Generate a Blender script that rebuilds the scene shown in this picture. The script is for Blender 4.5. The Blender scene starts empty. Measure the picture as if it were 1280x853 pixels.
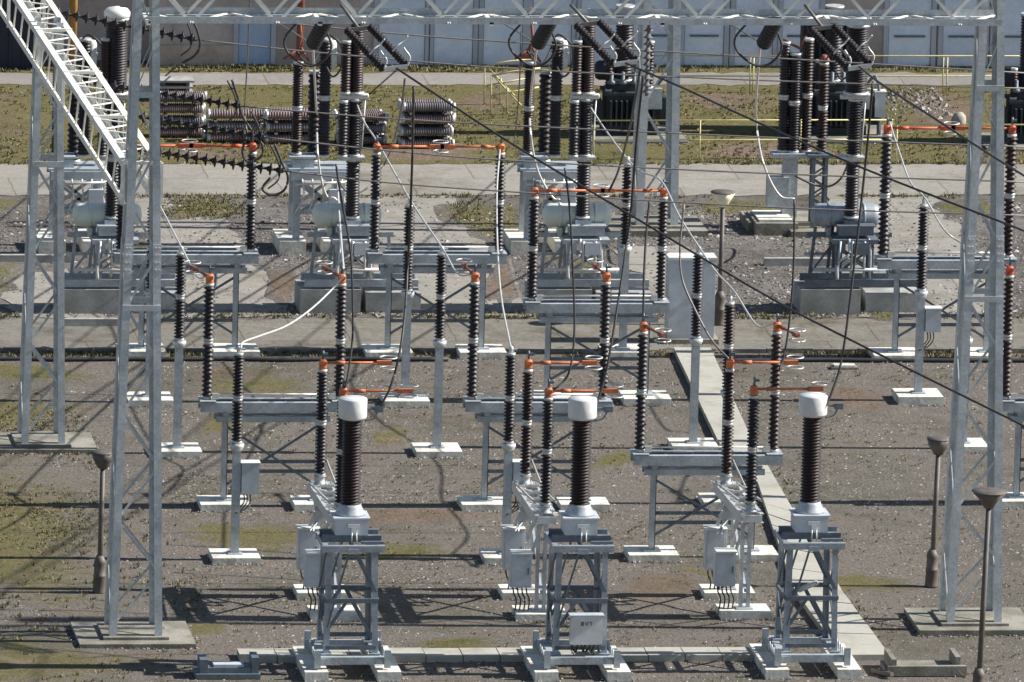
import bpy, math, random
import numpy as np
from mathutils import Vector, Matrix

random.seed(7)
rng = np.random.default_rng(7)
scene = bpy.context.scene
COL = scene.collection
R_ = math.radians

# ------------------------------------------------------------------ camera
FPX, W0, H0 = 16570.0, 1280.0, 853.0
PITCH, YAW, ROLL = math.asin(0.2), R_(7.6), R_(1.53)
D0 = FPX / 55.54
F = Vector((math.sin(YAW) * math.cos(PITCH), math.cos(YAW) * math.cos(PITCH), -math.sin(PITCH)))
R0 = Vector((math.cos(YAW), -math.sin(YAW), 0))
U0 = R0.cross(F)
RV = R0 * math.cos(ROLL) + U0 * math.sin(ROLL)
UV = U0 * math.cos(ROLL) - R0 * math.sin(ROLL)
CAM = -D0 * F


def ray(px, py):
    return (F + RV * ((px - W0 / 2) / FPX) - UV * ((py - 426.5) / FPX))


def G(px, py, z=0.0):
    d = ray(px, py)
    return CAM + d * ((z - CAM.z) / d.z)


def PY(px, py, Y):
    d = ray(px, py)
    return CAM + d * ((Y - CAM.y) / d.y)


def proj(p):
    q = Vector(p) - CAM
    k = FPX / q.dot(F)
    return W0 / 2 + q.dot(RV) * k, 426.5 - q.dot(UV) * k


def hz(b, py):
    """height above point b that shows on picture row py"""
    lo, hi = -5.0, 30.0
    for _ in range(40):
        m = (lo + hi) / 2
        if proj((b.x, b.y, m))[1] > py:
            lo = m
        else:
            hi = m
    return lo


def YG(py, px=640):
    return G(px, py).y


cd = bpy.data.cameras.new("camera")
cam = bpy.data.objects.new("camera", cd)
COL.objects.link(cam)
m = Matrix((RV, UV, -F)).transposed().to_4x4()
m.translation = CAM
cam.matrix_world = m
cd.sensor_fit = 'HORIZONTAL'
cd.sensor_width = 36
cd.lens = 36 * FPX / W0
cd.clip_start = 1
cd.clip_end = 8000
scene.camera = cam

# ------------------------------------------------------------------ light
SUN_EL, SUN_AZ = R_(37), R_(-2)          # azimuth measured from +X towards +Y
S = Vector((math.cos(SUN_AZ) * math.cos(SUN_EL), math.sin(SUN_AZ) * math.cos(SUN_EL), math.sin(SUN_EL)))
sd = bpy.data.lights.new("sun", 'SUN')
sd.energy = 5.0
sd.angle = R_(0.53)
sd.color = (1.0, 0.965, 0.91)
so = bpy.data.objects.new("sun", sd)
COL.objects.link(so)
so.rotation_euler = S.to_track_quat('Z', 'Y').to_euler()
wd = bpy.data.worlds.new("World")
scene.world = wd
wd.use_nodes = True
nt = wd.node_tree
sky = nt.nodes.new('ShaderNodeTexSky')
sky.sky_type = 'NISHITA'
sky.sun_disc = False
sky.sun_elevation = SUN_EL
sky.sun_rotation = math.pi / 2 - SUN_AZ
sky.air_density = 1.0
sky.dust_density = 0.6
nt.links.new(sky.outputs[0], nt.nodes['Background'].inputs[0])
nt.nodes['Background'].inputs[1].default_value = 0.065
vs = scene.view_settings
vs.view_transform = 'Standard'
vs.look = 'None'
vs.exposure = 0.72
vs.gamma = 1.0

# ------------------------------------------------------------------ materials


def mat(name, col, rough=0.6, metal=0.0, var=0.15, scale=6.0, bump=0.0, col2=None, fine=0.0, fscale=60.0, thresh=(0.35, 0.65), spec=0.5, coat=0.0):
    mt = bpy.data.materials.new(name)
    mt.use_nodes = True
    n = mt.node_tree
    b = n.nodes['Principled BSDF']
    b.inputs['Roughness'].default_value = rough
    b.inputs['Metallic'].default_value = metal
    b.inputs['Specular IOR Level'].default_value = spec
    if coat:
        b.inputs['Coat Weight'].default_value = coat
        b.inputs['Coat Roughness'].default_value = 0.12
    tc = n.nodes.new('ShaderNodeTexCoord')
    nz = n.nodes.new('ShaderNodeTexNoise')
    nz.inputs['Scale'].default_value = scale
    nz.inputs['Detail'].default_value = 6
    n.links.new(tc.outputs['Object'], nz.inputs['Vector'])
    rp = n.nodes.new('ShaderNodeValToRGB')
    c2 = col2 or tuple(c * (1 - var) for c in col)
    c1 = col if col2 else tuple(min(1, c * (1 + var)) for c in col)
    rp.color_ramp.elements[0].position = thresh[0]
    rp.color_ramp.elements[1].position = thresh[1]
    rp.color_ramp.elements[0].color = (*c2, 1)
    rp.color_ramp.elements[1].color = (*c1, 1)
    n.links.new(nz.outputs['Fac'], rp.inputs[0])
    out = rp.outputs[0]
    if fine:
        n2 = n.nodes.new('ShaderNodeTexNoise')
        n2.inputs['Scale'].default_value = fscale
        n2.inputs['Detail'].default_value = 4
        n.links.new(tc.outputs['Object'], n2.inputs['Vector'])
        mr = n.nodes.new('ShaderNodeMapRange')
        mr.inputs[1].default_value = 0.3
        mr.inputs[2].default_value = 0.7
        mr.inputs[3].default_value = 1 - fine
        mr.inputs[4].default_value = 1 + fine
        n.links.new(n2.outputs['Fac'], mr.inputs[0])
        mx = n.nodes.new('ShaderNodeVectorMath')
        mx.operation = 'SCALE'
        n.links.new(out, mx.inputs[0])
        n.links.new(mr.outputs[0], mx.inputs['Scale'])
        out = mx.outputs[0]
    n.links.new(out, b.inputs['Base Color'])
    if bump:
        bp = n.nodes.new('ShaderNodeBump')
        bp.inputs['Strength'].default_value = bump
        bp.inputs['Distance'].default_value = 0.03
        n3 = n.nodes.new('ShaderNodeTexNoise')
        n3.inputs['Scale'].default_value = fscale
        n3.inputs['Detail'].default_value = 5
        n.links.new(tc.outputs['Object'], n3.inputs['Vector'])
        n.links.new(n3.outputs['Fac'], bp.inputs['Height'])
        n.links.new(bp.outputs[0], b.inputs['Normal'])
    return mt


def ground_mat(name, stops, big=0.25, mid=1.4, fscale=14.0, fine=0.35, bump=0.6, speck=None, stretch=(1, 1), over=None, joints=None):
    """earth-like surface: large patches picked from a colour ramp, mid clumps, fine grain and pale specks"""
    mt = bpy.data.materials.new(name)
    mt.use_nodes = True
    n = mt.node_tree
    L = n.links.new
    b = n.nodes['Principled BSDF']
    b.inputs['Roughness'].default_value = 0.95
    b.inputs['Specular IOR Level'].default_value = 0.2
    tc = n.nodes.new('ShaderNodeTexCoord')
    mp = n.nodes.new('ShaderNodeMapping')
    mp.inputs['Scale'].default_value = (stretch[0], stretch[1], 1)
    L(tc.outputs['Object'], mp.inputs[0])

    def noise(sc, det=5, rough=0.55, dist=0.0):
        q = n.nodes.new('ShaderNodeTexNoise')
        q.inputs['Scale'].default_value = sc
        q.inputs['Detail'].default_value = det
        q.inputs['Roughness'].default_value = rough
        q.inputs['Distortion'].default_value = dist
        L(mp.outputs[0], q.inputs['Vector'])
        return q.outputs['Fac']
    a = noise(big, 6, 0.6, 0.6)
    c = noise(mid, 6, 0.65)
    ad = n.nodes.new('ShaderNodeMath')
    ad.operation = 'MULTIPLY_ADD'
    ad.inputs[1].default_value = 0.45
    L(c, ad.inputs[0])
    sb = n.nodes.new('ShaderNodeMath')
    sb.operation = 'MULTIPLY'
    sb.inputs[1].default_value = 0.55
    L(a, sb.inputs[0])
    L(sb.outputs[0], ad.inputs[2])
    rp = n.nodes.new('ShaderNodeValToRGB')
    el = rp.color_ramp.elements
    while len(el) < len(stops):
        el.new(0.5)
    for e, (p_, c_) in zip(el, stops):
        e.position = p_
        e.color = (*c_, 1)
    L(ad.outputs[0], rp.inputs[0])
    col_out = rp.outputs[0]
    if over:
        # patch that thins out towards its rim into the ground around it
        r2 = n.nodes.new('ShaderNodeValToRGB')
        e2 = r2.color_ramp.elements
        while len(e2) < len(over):
            e2.new(0.5)
        for e, (p_, c_) in zip(e2, over):
            e.position = p_
            e.color = (*c_, 1)
        a2 = noise(0.22, 6, 0.6, 0.6)
        c3 = noise(1.1, 6, 0.65)
        k1 = n.nodes.new('ShaderNodeMath'); k1.operation = 'MULTIPLY'; k1.inputs[1].default_value = 0.55
        L(a2, k1.inputs[0])
        k2 = n.nodes.new('ShaderNodeMath'); k2.operation = 'MULTIPLY_ADD'; k2.inputs[1].default_value = 0.45
        L(c3, k2.inputs[0]); L(k1.outputs[0], k2.inputs[2])
        L(k2.outputs[0], r2.inputs[0])
        at = n.nodes.new('ShaderNodeAttribute')
        at.attribute_name = 'rim'
        ns = noise(3.2, 12, 0.78)
        k3 = n.nodes.new('ShaderNodeMath'); k3.operation = 'MULTIPLY_ADD'; k3.inputs[1].default_value = 3.2
        L(ns, k3.inputs[0]); L(at.outputs['Fac'], k3.inputs[2])
        mr2 = n.nodes.new('ShaderNodeMapRange')
        mr2.interpolation_type = 'SMOOTHSTEP'
        mr2.inputs[1].default_value = 2.05
        mr2.inputs[2].default_value = 2.65
        L(k3.outputs[0], mr2.inputs[0])
        mi2 = n.nodes.new('ShaderNodeMix')
        mi2.data_type = 'RGBA'
        L(mr2.outputs[0], mi2.inputs['Factor'])
        L(r2.outputs[0], mi2.inputs[6])
        L(rp.outputs[0], mi2.inputs[7])
        col_out = mi2.outputs[2]
    g = noise(fscale, 8, 0.75)
    mr = n.nodes.new('ShaderNodeMapRange')
    mr.inputs[1].default_value = 0.28
    mr.inputs[2].default_value = 0.72
    mr.inputs[3].default_value = 1 - fine
    mr.inputs[4].default_value = 1 + fine
    L(g, mr.inputs[0])
    mx = n.nodes.new('ShaderNodeVectorMath')
    mx.operation = 'SCALE'
    L(col_out, mx.inputs[0])
    L(mr.outputs[0], mx.inputs['Scale'])
    out = mx.outputs[0]
    if joints:
        bk = n.nodes.new('ShaderNodeTexBrick')
        bk.inputs['Scale'].default_value = 1.0
        bk.inputs['Brick Width'].default_value = joints[0]
        bk.inputs['Row Height'].default_value = joints[1]
        bk.inputs['Mortar Size'].default_value = 0.022
        bk.inputs['Mortar Smooth'].default_value = 0.3
        bk.inputs['Color1'].default_value = (1, 1, 1, 1)
        bk.inputs['Color2'].default_value = (0.90, 0.90, 0.90, 1)
        bk.inputs['Mortar'].default_value = (0.62, 0.60, 0.52, 1)
        wp = n.nodes.new('ShaderNodeVectorMath')
        wp.operation = 'MULTIPLY_ADD'
        wn = n.nodes.new('ShaderNodeTexNoise')
        wn.inputs['Scale'].default_value = 2.0
        wn.inputs['Detail'].default_value = 5
        L(tc.outputs['Object'], wn.inputs['Vector'])
        wp.inputs[1].default_value = (0.10, 0.10, 0)
        L(wn.outputs['Color'], wp.inputs[0])
        L(tc.outputs['Object'], wp.inputs[2])
        L(wp.outputs[0], bk.inputs['Vector'])
        ml = n.nodes.new('ShaderNodeVectorMath')
        ml.operation = 'MULTIPLY'
        L(out, ml.inputs[0])
        L(bk.outputs['Color'], ml.inputs[1])
        # worn hairline cracks
        vc = n.nodes.new('ShaderNodeTexVoronoi')
        vc.feature = 'DISTANCE_TO_EDGE'
        vc.inputs['Scale'].default_value = 0.45
        L(wp.outputs[0], vc.inputs['Vector'])
        mc = n.nodes.new('ShaderNodeMapRange')
        mc.inputs[1].default_value = 0.0
        mc.inputs[2].default_value = 0.012
        mc.inputs[3].default_value = 0.97
        mc.inputs[4].default_value = 1.0
        L(vc.outputs['Distance'], mc.inputs[0])
        m3 = n.nodes.new('ShaderNodeVectorMath')
        m3.operation = 'SCALE'
        L(ml.outputs[0], m3.inputs[0])
        L(mc.outputs[0], m3.inputs['Scale'])
        out = m3.outputs[0]
    if speck:
        vo = n.nodes.new('ShaderNodeTexVoronoi')
        vo.inputs['Scale'].default_value = speck[0]
        L(mp.outputs[0], vo.inputs['Vector'])
        lt = n.nodes.new('ShaderNodeMath')
        lt.operation = 'LESS_THAN'
        lt.inputs[1].default_value = speck[1]
        L(vo.outputs['Distance'], lt.inputs[0])
        mi = n.nodes.new('ShaderNodeMix')
        mi.data_type = 'RGBA'
        L(lt.outputs[0], mi.inputs['Factor'])
        L(out, mi.inputs[6])
        mi.inputs[7].default_value = (*speck[2], 1)
        out = mi.outputs[2]
    L(out, b.inputs['Base Color'])
    bp = n.nodes.new('ShaderNodeBump')
    bp.inputs['Strength'].default_value = bump
    bp.inputs['Distance'].default_value = 0.06
    L(g, bp.inputs['Height'])
    L(bp.outputs[0], b.inputs['Normal'])
    return mt


M = {}
M['steel'] = mat('galvanised_steel', (0.46, 0.50, 0.525), 0.5, 0.15, 0.16, 2.2, col2=(0.33, 0.36, 0.38), fine=0.16, fscale=18)
M['tower'] = mat('pale_galvanised_steel', (0.56, 0.595, 0.60), 0.5, 0.1, 0.12, 2.0, col2=(0.42, 0.45, 0.455), fine=0.14, fscale=16)
M['stand'] = mat('blue_grey_stand_steel', (0.37, 0.41, 0.45), 0.45, 0.2, 0.2, 2.4, col2=(0.24, 0.27, 0.30), fine=0.15, fscale=18)
M['steel_dark'] = mat('weathered_shaded_steel', (0.13, 0.155, 0.18), 0.55, 0.2, 0.2, 4.0, fine=0.15, fscale=25)  # dark tone also puts shade into the rear breaker and stand interiors
M['steel_light'] = mat('bright_zinc_steel', (0.55, 0.57, 0.58), 0.42, 0.3, 0.1, 4.0)
M['truss'] = mat('pale_painted_sunlight_truss', (0.84, 0.82, 0.74), 0.5, 0.0, 0.08, 4.0)  # steel whitened so its colour holds the sunlight on it
M['paint'] = mat('grey_cabinet_paint', (0.56, 0.60, 0.64), 0.45, 0.0, 0.07, 2.2, col2=(0.44, 0.47, 0.49), fine=0.06, fscale=12)
M['white'] = mat('white_paint', (0.78, 0.78, 0.76), 0.45, 0.0, 0.05, 2.4, col2=(0.62, 0.62, 0.59), fine=0.05, fscale=10)
M['tank'] = mat('pale_green_tank_paint', (0.62, 0.66, 0.58), 0.4, 0.0, 0.06, 3.0, fine=0.06)
M['brown'] = mat('brown_glazed_porcelain', (0.028, 0.0145, 0.013), 0.5, 0.0, 0.3, 3.0, spec=0.35)
M['black'] = mat('dark_glazed_porcelain', (0.020, 0.0155, 0.018), 0.48, 0.0, 0.3, 3.0, spec=0.4)
M['old'] = mat('dusty_old_porcelain', (0.21, 0.145, 0.135), 0.75, 0.0, 0.3, 3.0)
M['oldgrey'] = mat('dusty_grey_porcelain', (0.17, 0.155, 0.16), 0.75, 0.0, 0.3, 3.0)
M['zinc'] = mat('cast_flange_metal', (0.52, 0.52, 0.50), 0.45, 0.3, 0.15, 8.0)
M['orange'] = mat('orange_phase_paint', (0.62, 0.17, 0.055), 0.6, 0.0, 0.15, 7.0, col2=(0.36, 0.13, 0.07), thresh=(0.38, 0.55))
M['red'] = mat('red_phase_paint', (0.60, 0.10, 0.035), 0.55, 0.0, 0.15, 5.0, col2=(0.38, 0.08, 0.04), thresh=(0.38, 0.55))
M['copper'] = mat('rusty_fitting', (0.26, 0.09, 0.06), 0.6, 0.2, 0.3, 8.0)
M['alu'] = mat('aluminium_conductor', (0.60, 0.59, 0.56), 0.45, 0.35, 0.08, 8.0)
M['wire'] = mat('weathered_conductor', (0.055, 0.05, 0.05), 0.55, 0.3, 0.15, 8.0)
M['wiregrey'] = mat('grey_conductor', (0.19, 0.175, 0.165), 0.55, 0.3, 0.15, 8.0)
M['conc'] = mat('weathered_concrete', (0.28, 0.262, 0.22), 0.9, 0, 0.16, 1.6, col2=(0.15, 0.14, 0.105), bump=0.3, fine=0.18, fscale=18)
M['conc_white'] = mat('fresh_pale_concrete', (0.66, 0.64, 0.565), 0.9, 0, 0.1, 2.6, bump=0.3, col2=(0.40, 0.38, 0.32), thresh=(0.30, 0.52), fine=0.12, fscale=14)
M['conc_block'] = mat('grey_concrete_block', (0.38, 0.385, 0.37), 0.9, 0, 0.12, 1.6, col2=(0.24, 0.24, 0.22), fine=0.12, fscale=14)
M['dark'] = mat('dark_machine_paint', (0.026, 0.034, 0.04), 0.75, 0, 0.25, 3.0)
M['lamp'] = mat('lamp_weathered_metal', (0.12, 0.10, 0.085), 0.6, 0.1, 0.25, 4.0)
M['lampcone'] = mat('milky_lamp_diffuser', (0.85, 0.78, 0.58), 0.5, 0, 0.15, 5.0)
M['yellow'] = mat('yellow_rail_paint', (0.66, 0.58, 0.27), 0.5, 0, 0.15, 5.0)
M['ochre'] = mat('ochre_pole_paint', (0.36, 0.19, 0.045), 0.6, 0, 0.15, 5.0)
M['wall'] = mat('beige_render', (0.52, 0.45, 0.42), 0.9, 0, 0.12, 0.8, col2=(0.36, 0.31, 0.29), fine=0.08, fscale=8)
M['wall_dark'] = mat('brownish_plinth_render', (0.46, 0.37, 0.30), 0.9, 0, 0.15, 1.0, fine=0.1, fscale=9)
M['door'] = mat('pale_blue_door_paint', (0.72, 0.79, 0.90), 0.6, 0, 0.10, 0.9, col2=(0.58, 0.65, 0.78), fine=0.06, fscale=9)
M['door_blue'] = mat('blue_door_paint', (0.36, 0.46, 0.62), 0.6, 0, 0.10, 0.9, fine=0.06, fscale=9)
M['door_frame'] = mat('grey_blue_door_frame', (0.42, 0.45, 0.51), 0.7, 0, 0.1, 1.5)
M['kerb'] = mat('dark_concrete_in_shadow', (0.16, 0.15, 0.13), 0.9, 0, 0.25, 2.0, fine=0.2, fscale=15)  # concrete darkened so its colour holds the kerb's shadow line
M['darkwall'] = mat('dark_blue_shaded_wall', (0.02, 0.022, 0.04), 0.7, 0, 0.2, 0.7)  # shade on the shed front put into the wall colour as navy
M['roof'] = mat('grey_roof_sheet', (0.2, 0.2, 0.2), 0.8, 0, 0.2, 1.0)
M['ink'] = mat('dark_lettering', (0.03, 0.03, 0.035), 0.6)
M['bag'] = mat('off_white_rubble', (0.40, 0.36, 0.31), 0.9, 0, 0.2, 5.0)
M['board'] = mat('grey_weathered_board', (0.33, 0.32, 0.30), 0.85, 0, 0.2, 5.0)

# ------------------------------------------------------------------ mesh helper


class MB:
    def __init__(self):
        self.v, self.f, self.s, self.p = [], [], [], []

    def quadgrid(self, rings, closed=True, cap=True, smooth=True):
        base = len(self.v)
        self.p.append((base, len(self.f)))
        n = len(rings[0])
        for r in rings:
            self.v.extend([tuple(p) for p in r])
        for i in range(len(rings) - 1):
            for j in range(n if closed else n - 1):
                k = (j + 1) % n
                self.f.append((base + i * n + j, base + i * n + k, base + (i + 1) * n + k, base + (i + 1) * n + j))
                self.s.append(smooth)
        if cap:
            self.f.append(tuple(base + j for j in reversed(range(n))))
            self.f.append(tuple(base + (len(rings) - 1) * n + j for j in range(n)))
            self.s += [False, False]
        return self

    def box(self, cx, cy, cz, sx, sy, sz):
        x, y, z = sx / 2, sy / 2, sz / 2
        r = [[(cx - x, cy - y, cz + q), (cx + x, cy - y, cz + q), (cx + x, cy + y, cz + q), (cx - x, cy + y, cz + q)] for q in (-z, z)]
        return self.quadgrid(r, smooth=False)

    def prof(self, p0, p1, pts, u, v):
        p0, p1 = Vector(p0), Vector(p1)
        u, v = Vector(u), Vector(v)
        ring = lambda p: [p + u * a + v * b for a, b in pts]
        if u.cross(v).dot(p1 - p0) < 0:
            p0, p1 = p1, p0
        return self.quadgrid([ring(p0), ring(p1)], smooth=False)

    def bar(self, p0, p1, w, h=None):
        p0, p1 = Vector(p0), Vector(p1)
        h = h or w
        d = (p1 - p0).normalized()
        ref = Vector((0, 0, 1)) if abs(d.z) < 0.9 else Vector((0, 1, 0))
        u = d.cross(ref).normalized()
        v = u.cross(d).normalized()
        return self.prof(p0, p1, [(-w / 2, -h / 2), (w / 2, -h / 2), (w / 2, h / 2), (-w / 2, h / 2)], u, v)

    def ell(self, p0, p1, w, t, u, v):
        """L-section whose corner runs from p0 to p1"""
        return self.prof(p0, p1, [(0, 0), (w, 0), (w, t), (t, t), (t, w), (0, w)], u, v)

    def chan(self, p0, p1, w, h, t=0.02, flip=1):
        """channel section lying along p0-p1, web outward (towards the viewer when flip=1)"""
        p0, p1 = Vector(p0), Vector(p1)
        d = (p1 - p0).normalized()
        u = d.cross(Vector((0, 0, 1))).normalized() * flip
        v = Vector((0, 0, 1))
        pts = [(w / 2, -h / 2), (w / 2, h / 2), (-w / 2, h / 2), (-w / 2, h / 2 - t), (w / 2 - t, h / 2 - t), (w / 2 - t, -h / 2 + t), (-w / 2, -h / 2 + t), (-w / 2, -h / 2)]
        return self.prof(p0, p1, pts, u, v)

    def tube(self, pts, r, n=8, cap=True):
        pts = [Vector(p) for p in pts]
        rings = []
        for i, p in enumerate(pts):
            d = (pts[min(i + 1, len(pts) - 1)] - pts[max(i - 1, 0)]).normalized()
            ref = Vector((0, 0, 1)) if abs(d.z) < 0.95 else Vector((1, 0, 0))
            u = d.cross(ref).normalized()
            v = d.cross(u).normalized()
            rr = r[i] if isinstance(r, (list, tuple)) else r
            rings.append([p - u * math.cos(2 * math.pi * k / n) * rr + v * math.sin(2 * math.pi * k / n) * rr for k in range(n)])
        return self.quadgrid(rings, cap=cap)

    def lathe(self, prof, n=20, o=(0, 0, 0), axis=(0, 0, 1), cap=True):
        o = Vector(o)
        a = Vector(axis).normalized()
        ref = Vector((1, 0, 0)) if abs(a.x) < 0.9 else Vector((0, 1, 0))
        u = (ref - a * ref.dot(a)).normalized()
        v = a.cross(u)
        rings = [[o + a * z + (u * math.cos(2 * math.pi * k / n) + v * math.sin(2 * math.pi * k / n)) * r for k in range(n)] for r, z in prof]
        return self.quadgrid(rings, cap=cap)

    def split(self, name, mt, parent=None):
        """one object per primitive in this builder"""
        out = []
        for i, (v0, f0) in enumerate(self.p):
            v1, f1 = self.p[i + 1] if i + 1 < len(self.p) else (len(self.v), len(self.f))
            q = MB()
            q.v = self.v[v0:v1]
            q.f = [tuple(k - v0 for k in f) for f in self.f[f0:f1]]
            q.s = self.s[f0:f1]
            out.append(q.build(name, mt, parent))
        return out

    def build(self, name, mt, parent=None, loc=(0, 0, 0)):
        me = bpy.data.meshes.new(name)
        me.from_pydata(self.v, [], self.f)
        me.polygons.foreach_set('use_smooth', self.s)
        me.materials.append(mt)
        me.update()
        o = bpy.data.objects.new(name, me)
        COL.objects.link(o)
        o.location = loc
        if parent:
            o.parent = parent
        return o


def tag(o, label, cat, group=None):
    o['label'] = label
    o['category'] = cat
    if group:
        o['group'] = group
    return o


def thing(name, label, cat, loc, group=None):
    o = bpy.data.objects.new(name, None)
    COL.objects.link(o)
    o.empty_display_size = 0.3
    o.location = loc
    return tag(o, label, cat, group)


def struct(o):
    o['kind'] = 'structure'
    return o


def stuff(o, label, cat):
    o['kind'] = 'stuff'
    return tag(o, label, cat)


def copy_thing(o, loc, label, parent=None):
    c = o.copy()
    COL.objects.link(c)
    if parent:
        c.parent = parent
    else:
        c.location = loc
        c['label'] = label
    for ch in list(o.children):
        copy_thing(ch, None, None, c)
    return c


def sheds(z0, z1, rs, rc, n):
    """profile of a shedded porcelain body"""
    pr = [(rc * 0.95, z0)]
    p = (z1 - z0) / n
    for i in range(n):
        z = z0 + i * p
        pr += [(rc, z + 0.10 * p), (rs, z + 0.38 * p), (rs * 0.97, z + 0.50 * p), (rc * 1.05, z + 0.80 * p)]
    pr.append((rc * 0.95, z1))
    return pr


def stack(parent, x, y, z0, z1, rs=0.125, rc=0.078, n=13, units=2, mt='brown', name='insulator', seg=18, cap=True):
    """insulator column made of one or more porcelain units with cast flanges"""
    h = (z1 - z0) / units
    o = None
    for i in range(units):
        a, b = z0 + i * h, z0 + (i + 1) * h
        o = MB().lathe(sheds(a + 0.05, b - 0.05, rs, rc, n), seg, (x, y, 0)).build(name, M[mt], parent)
        MB().lathe([(rc * 1.35, a), (rc * 1.35, a + 0.045), (rc * 1.1, a + 0.07)], 12, (x, y, 0)).build('flange', M['zinc'], o)
        if cap or i < units - 1:
            MB().lathe([(rc * 1.1, b - 0.07), (rc * 1.25, b - 0.045), (rc * 1.25, b)], 12, (x, y, 0)).build('flange', M['zinc'], o)
    return o


def smooth_path(pts, sub=6):
    pts = [Vector(p) for p in pts]
    if len(pts) < 3:
        return pts
    P = [pts[0] * 2 - pts[1]] + pts + [pts[-1] * 2 - pts[-2]]
    out = []
    for i in range(1, len(P) - 2):
        a, b, c, d = P[i - 1], P[i], P[i + 1], P[i + 2]
        for k in range(sub):
            t = k / sub
            out.append(0.5 * ((2 * b) + (c - a) * t + (2 * a - 5 * b + 4 * c - d) * t * t + (3 * b - a - 3 * c + d) * t ** 3))
    out.append(pts[-1])
    return out


# ------------------------------------------------------------------ ground
G_STOPS = [(0.33, (0.0839, 0.0788, 0.0476)), (0.40, (0.1162, 0.1044, 0.0775)), (0.46, (0.1377, 0.1225, 0.1013)), (0.52, (0.1592, 0.1405, 0.1201)), (0.58, (0.1699, 0.1470, 0.1241)), (0.66, (0.1377, 0.1086, 0.0794))]
M_STOPS = [(0.34, (0.0620, 0.0670, 0.0204)), (0.43, (0.1108, 0.1046, 0.0362)), (0.50, (0.1461, 0.1224, 0.0566)), (0.56, (0.1195, 0.1117, 0.0408)), (0.63, (0.1904, 0.1473, 0.0903))]
R_STOPS = [(0.36, (0.0825, 0.0722, 0.0561)), (0.47, (0.1306, 0.1182, 0.1054)), (0.60, (0.1822, 0.1684, 0.1545))]
D_STOPS = [(0.34, (0.0972, 0.0792, 0.0396)), (0.47, (0.1548, 0.1152, 0.0828)), (0.60, (0.2016, 0.1440, 0.1116))]
FS = (0.40, 0.37, 0.335)
GRAVEL = ground_mat('gravel_ground', G_STOPS, big=0.22, mid=1.6, fscale=13, fine=0.6, bump=1.0, speck=(16.0, 0.13, FS))
MOSSG = ground_mat('moss_over_gravel', M_STOPS, fscale=13, fine=0.5, bump=1.0, speck=(16.0, 0.11, FS), over=G_STOPS)
DIRTG = ground_mat('bare_earth_over_gravel', D_STOPS, fscale=13, fine=0.5, bump=1.0, speck=(16.0, 0.11, FS), over=G_STOPS)
MOSS = ground_mat('mossy_turf', M_STOPS, big=0.35, mid=1.6, fscale=8, fine=0.4, bump=0.9, speck=(5.0, 0.08, (0.34, 0.30, 0.25)))
DIRTM = ground_mat('bare_earth_over_turf', D_STOPS, big=0.35, mid=1.6, fscale=8, fine=0.4, bump=0.9, speck=(5.0, 0.09, FS), over=M_STOPS)
GREYGRAVEL = ground_mat('grey_rubble_ground', R_STOPS, big=0.4, mid=1.8, fscale=7, fine=0.5, bump=1.0, speck=(6.0, 0.12, FS))
MOSSR = ground_mat('moss_over_rubble', M_STOPS, fscale=7, fine=0.45, bump=1.0, speck=(6.0, 0.08, FS), over=R_STOPS)
DIRTR = ground_mat('bare_earth_over_rubble', D_STOPS, fscale=7, fine=0.45, bump=1.0, speck=(6.0, 0.10, FS), over=R_STOPS)
ROAD = ground_mat('old_concrete_road', [(0.36, (0.18, 0.162, 0.130)), (0.45, (0.25, 0.230, 0.195)), (0.54, (0.30, 0.280, 0.245)), (0.64, (0.27, 0.245, 0.20))], big=0.3, mid=1.1, fscale=8, fine=0.2, bump=0.25, joints=(3.2, 2.4))
INNER = ground_mat('dirty_concrete_road', [(0.36, (0.105, 0.093, 0.068)), (0.45, (0.165, 0.150, 0.122)), (0.54, (0.205, 0.190, 0.163)), (0.64, (0.15, 0.132, 0.10))], big=0.35, mid=1.3, fscale=8, fine=0.3, bump=0.35, joints=(2.4, 2.0))
ROADGREY = ground_mat('grey_asphalt_path', [(0.36, (0.22, 0.205, 0.19)), (0.64, (0.29, 0.272, 0.25))], big=0.3, mid=1.2, fscale=8, fine=0.2, bump=0.2, joints=(4.0, 3.0))
SLAB = ground_mat('pale_concrete_slabs', [(0.36, (0.29, 0.275, 0.225)), (0.50, (0.39, 0.375, 0.325)), (0.64, (0.43, 0.41, 0.36))], big=0.5, mid=1.6, fscale=9, fine=0.10, bump=0.2)

g = MB()
g.box(0, 0, -0.5, 3000, 3000, 1.0)
struct(g.build('ground', GRAVEL))


SHEETS = [0]


def chaikin(P, n=2):
    for _ in range(n):
        Q = []
        for i, p in enumerate(P):
            q = P[(i + 1) % len(P)]
            Q += [p.lerp(q, 0.25), p.lerp(q, 0.75)]
        P = Q
    return P


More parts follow.
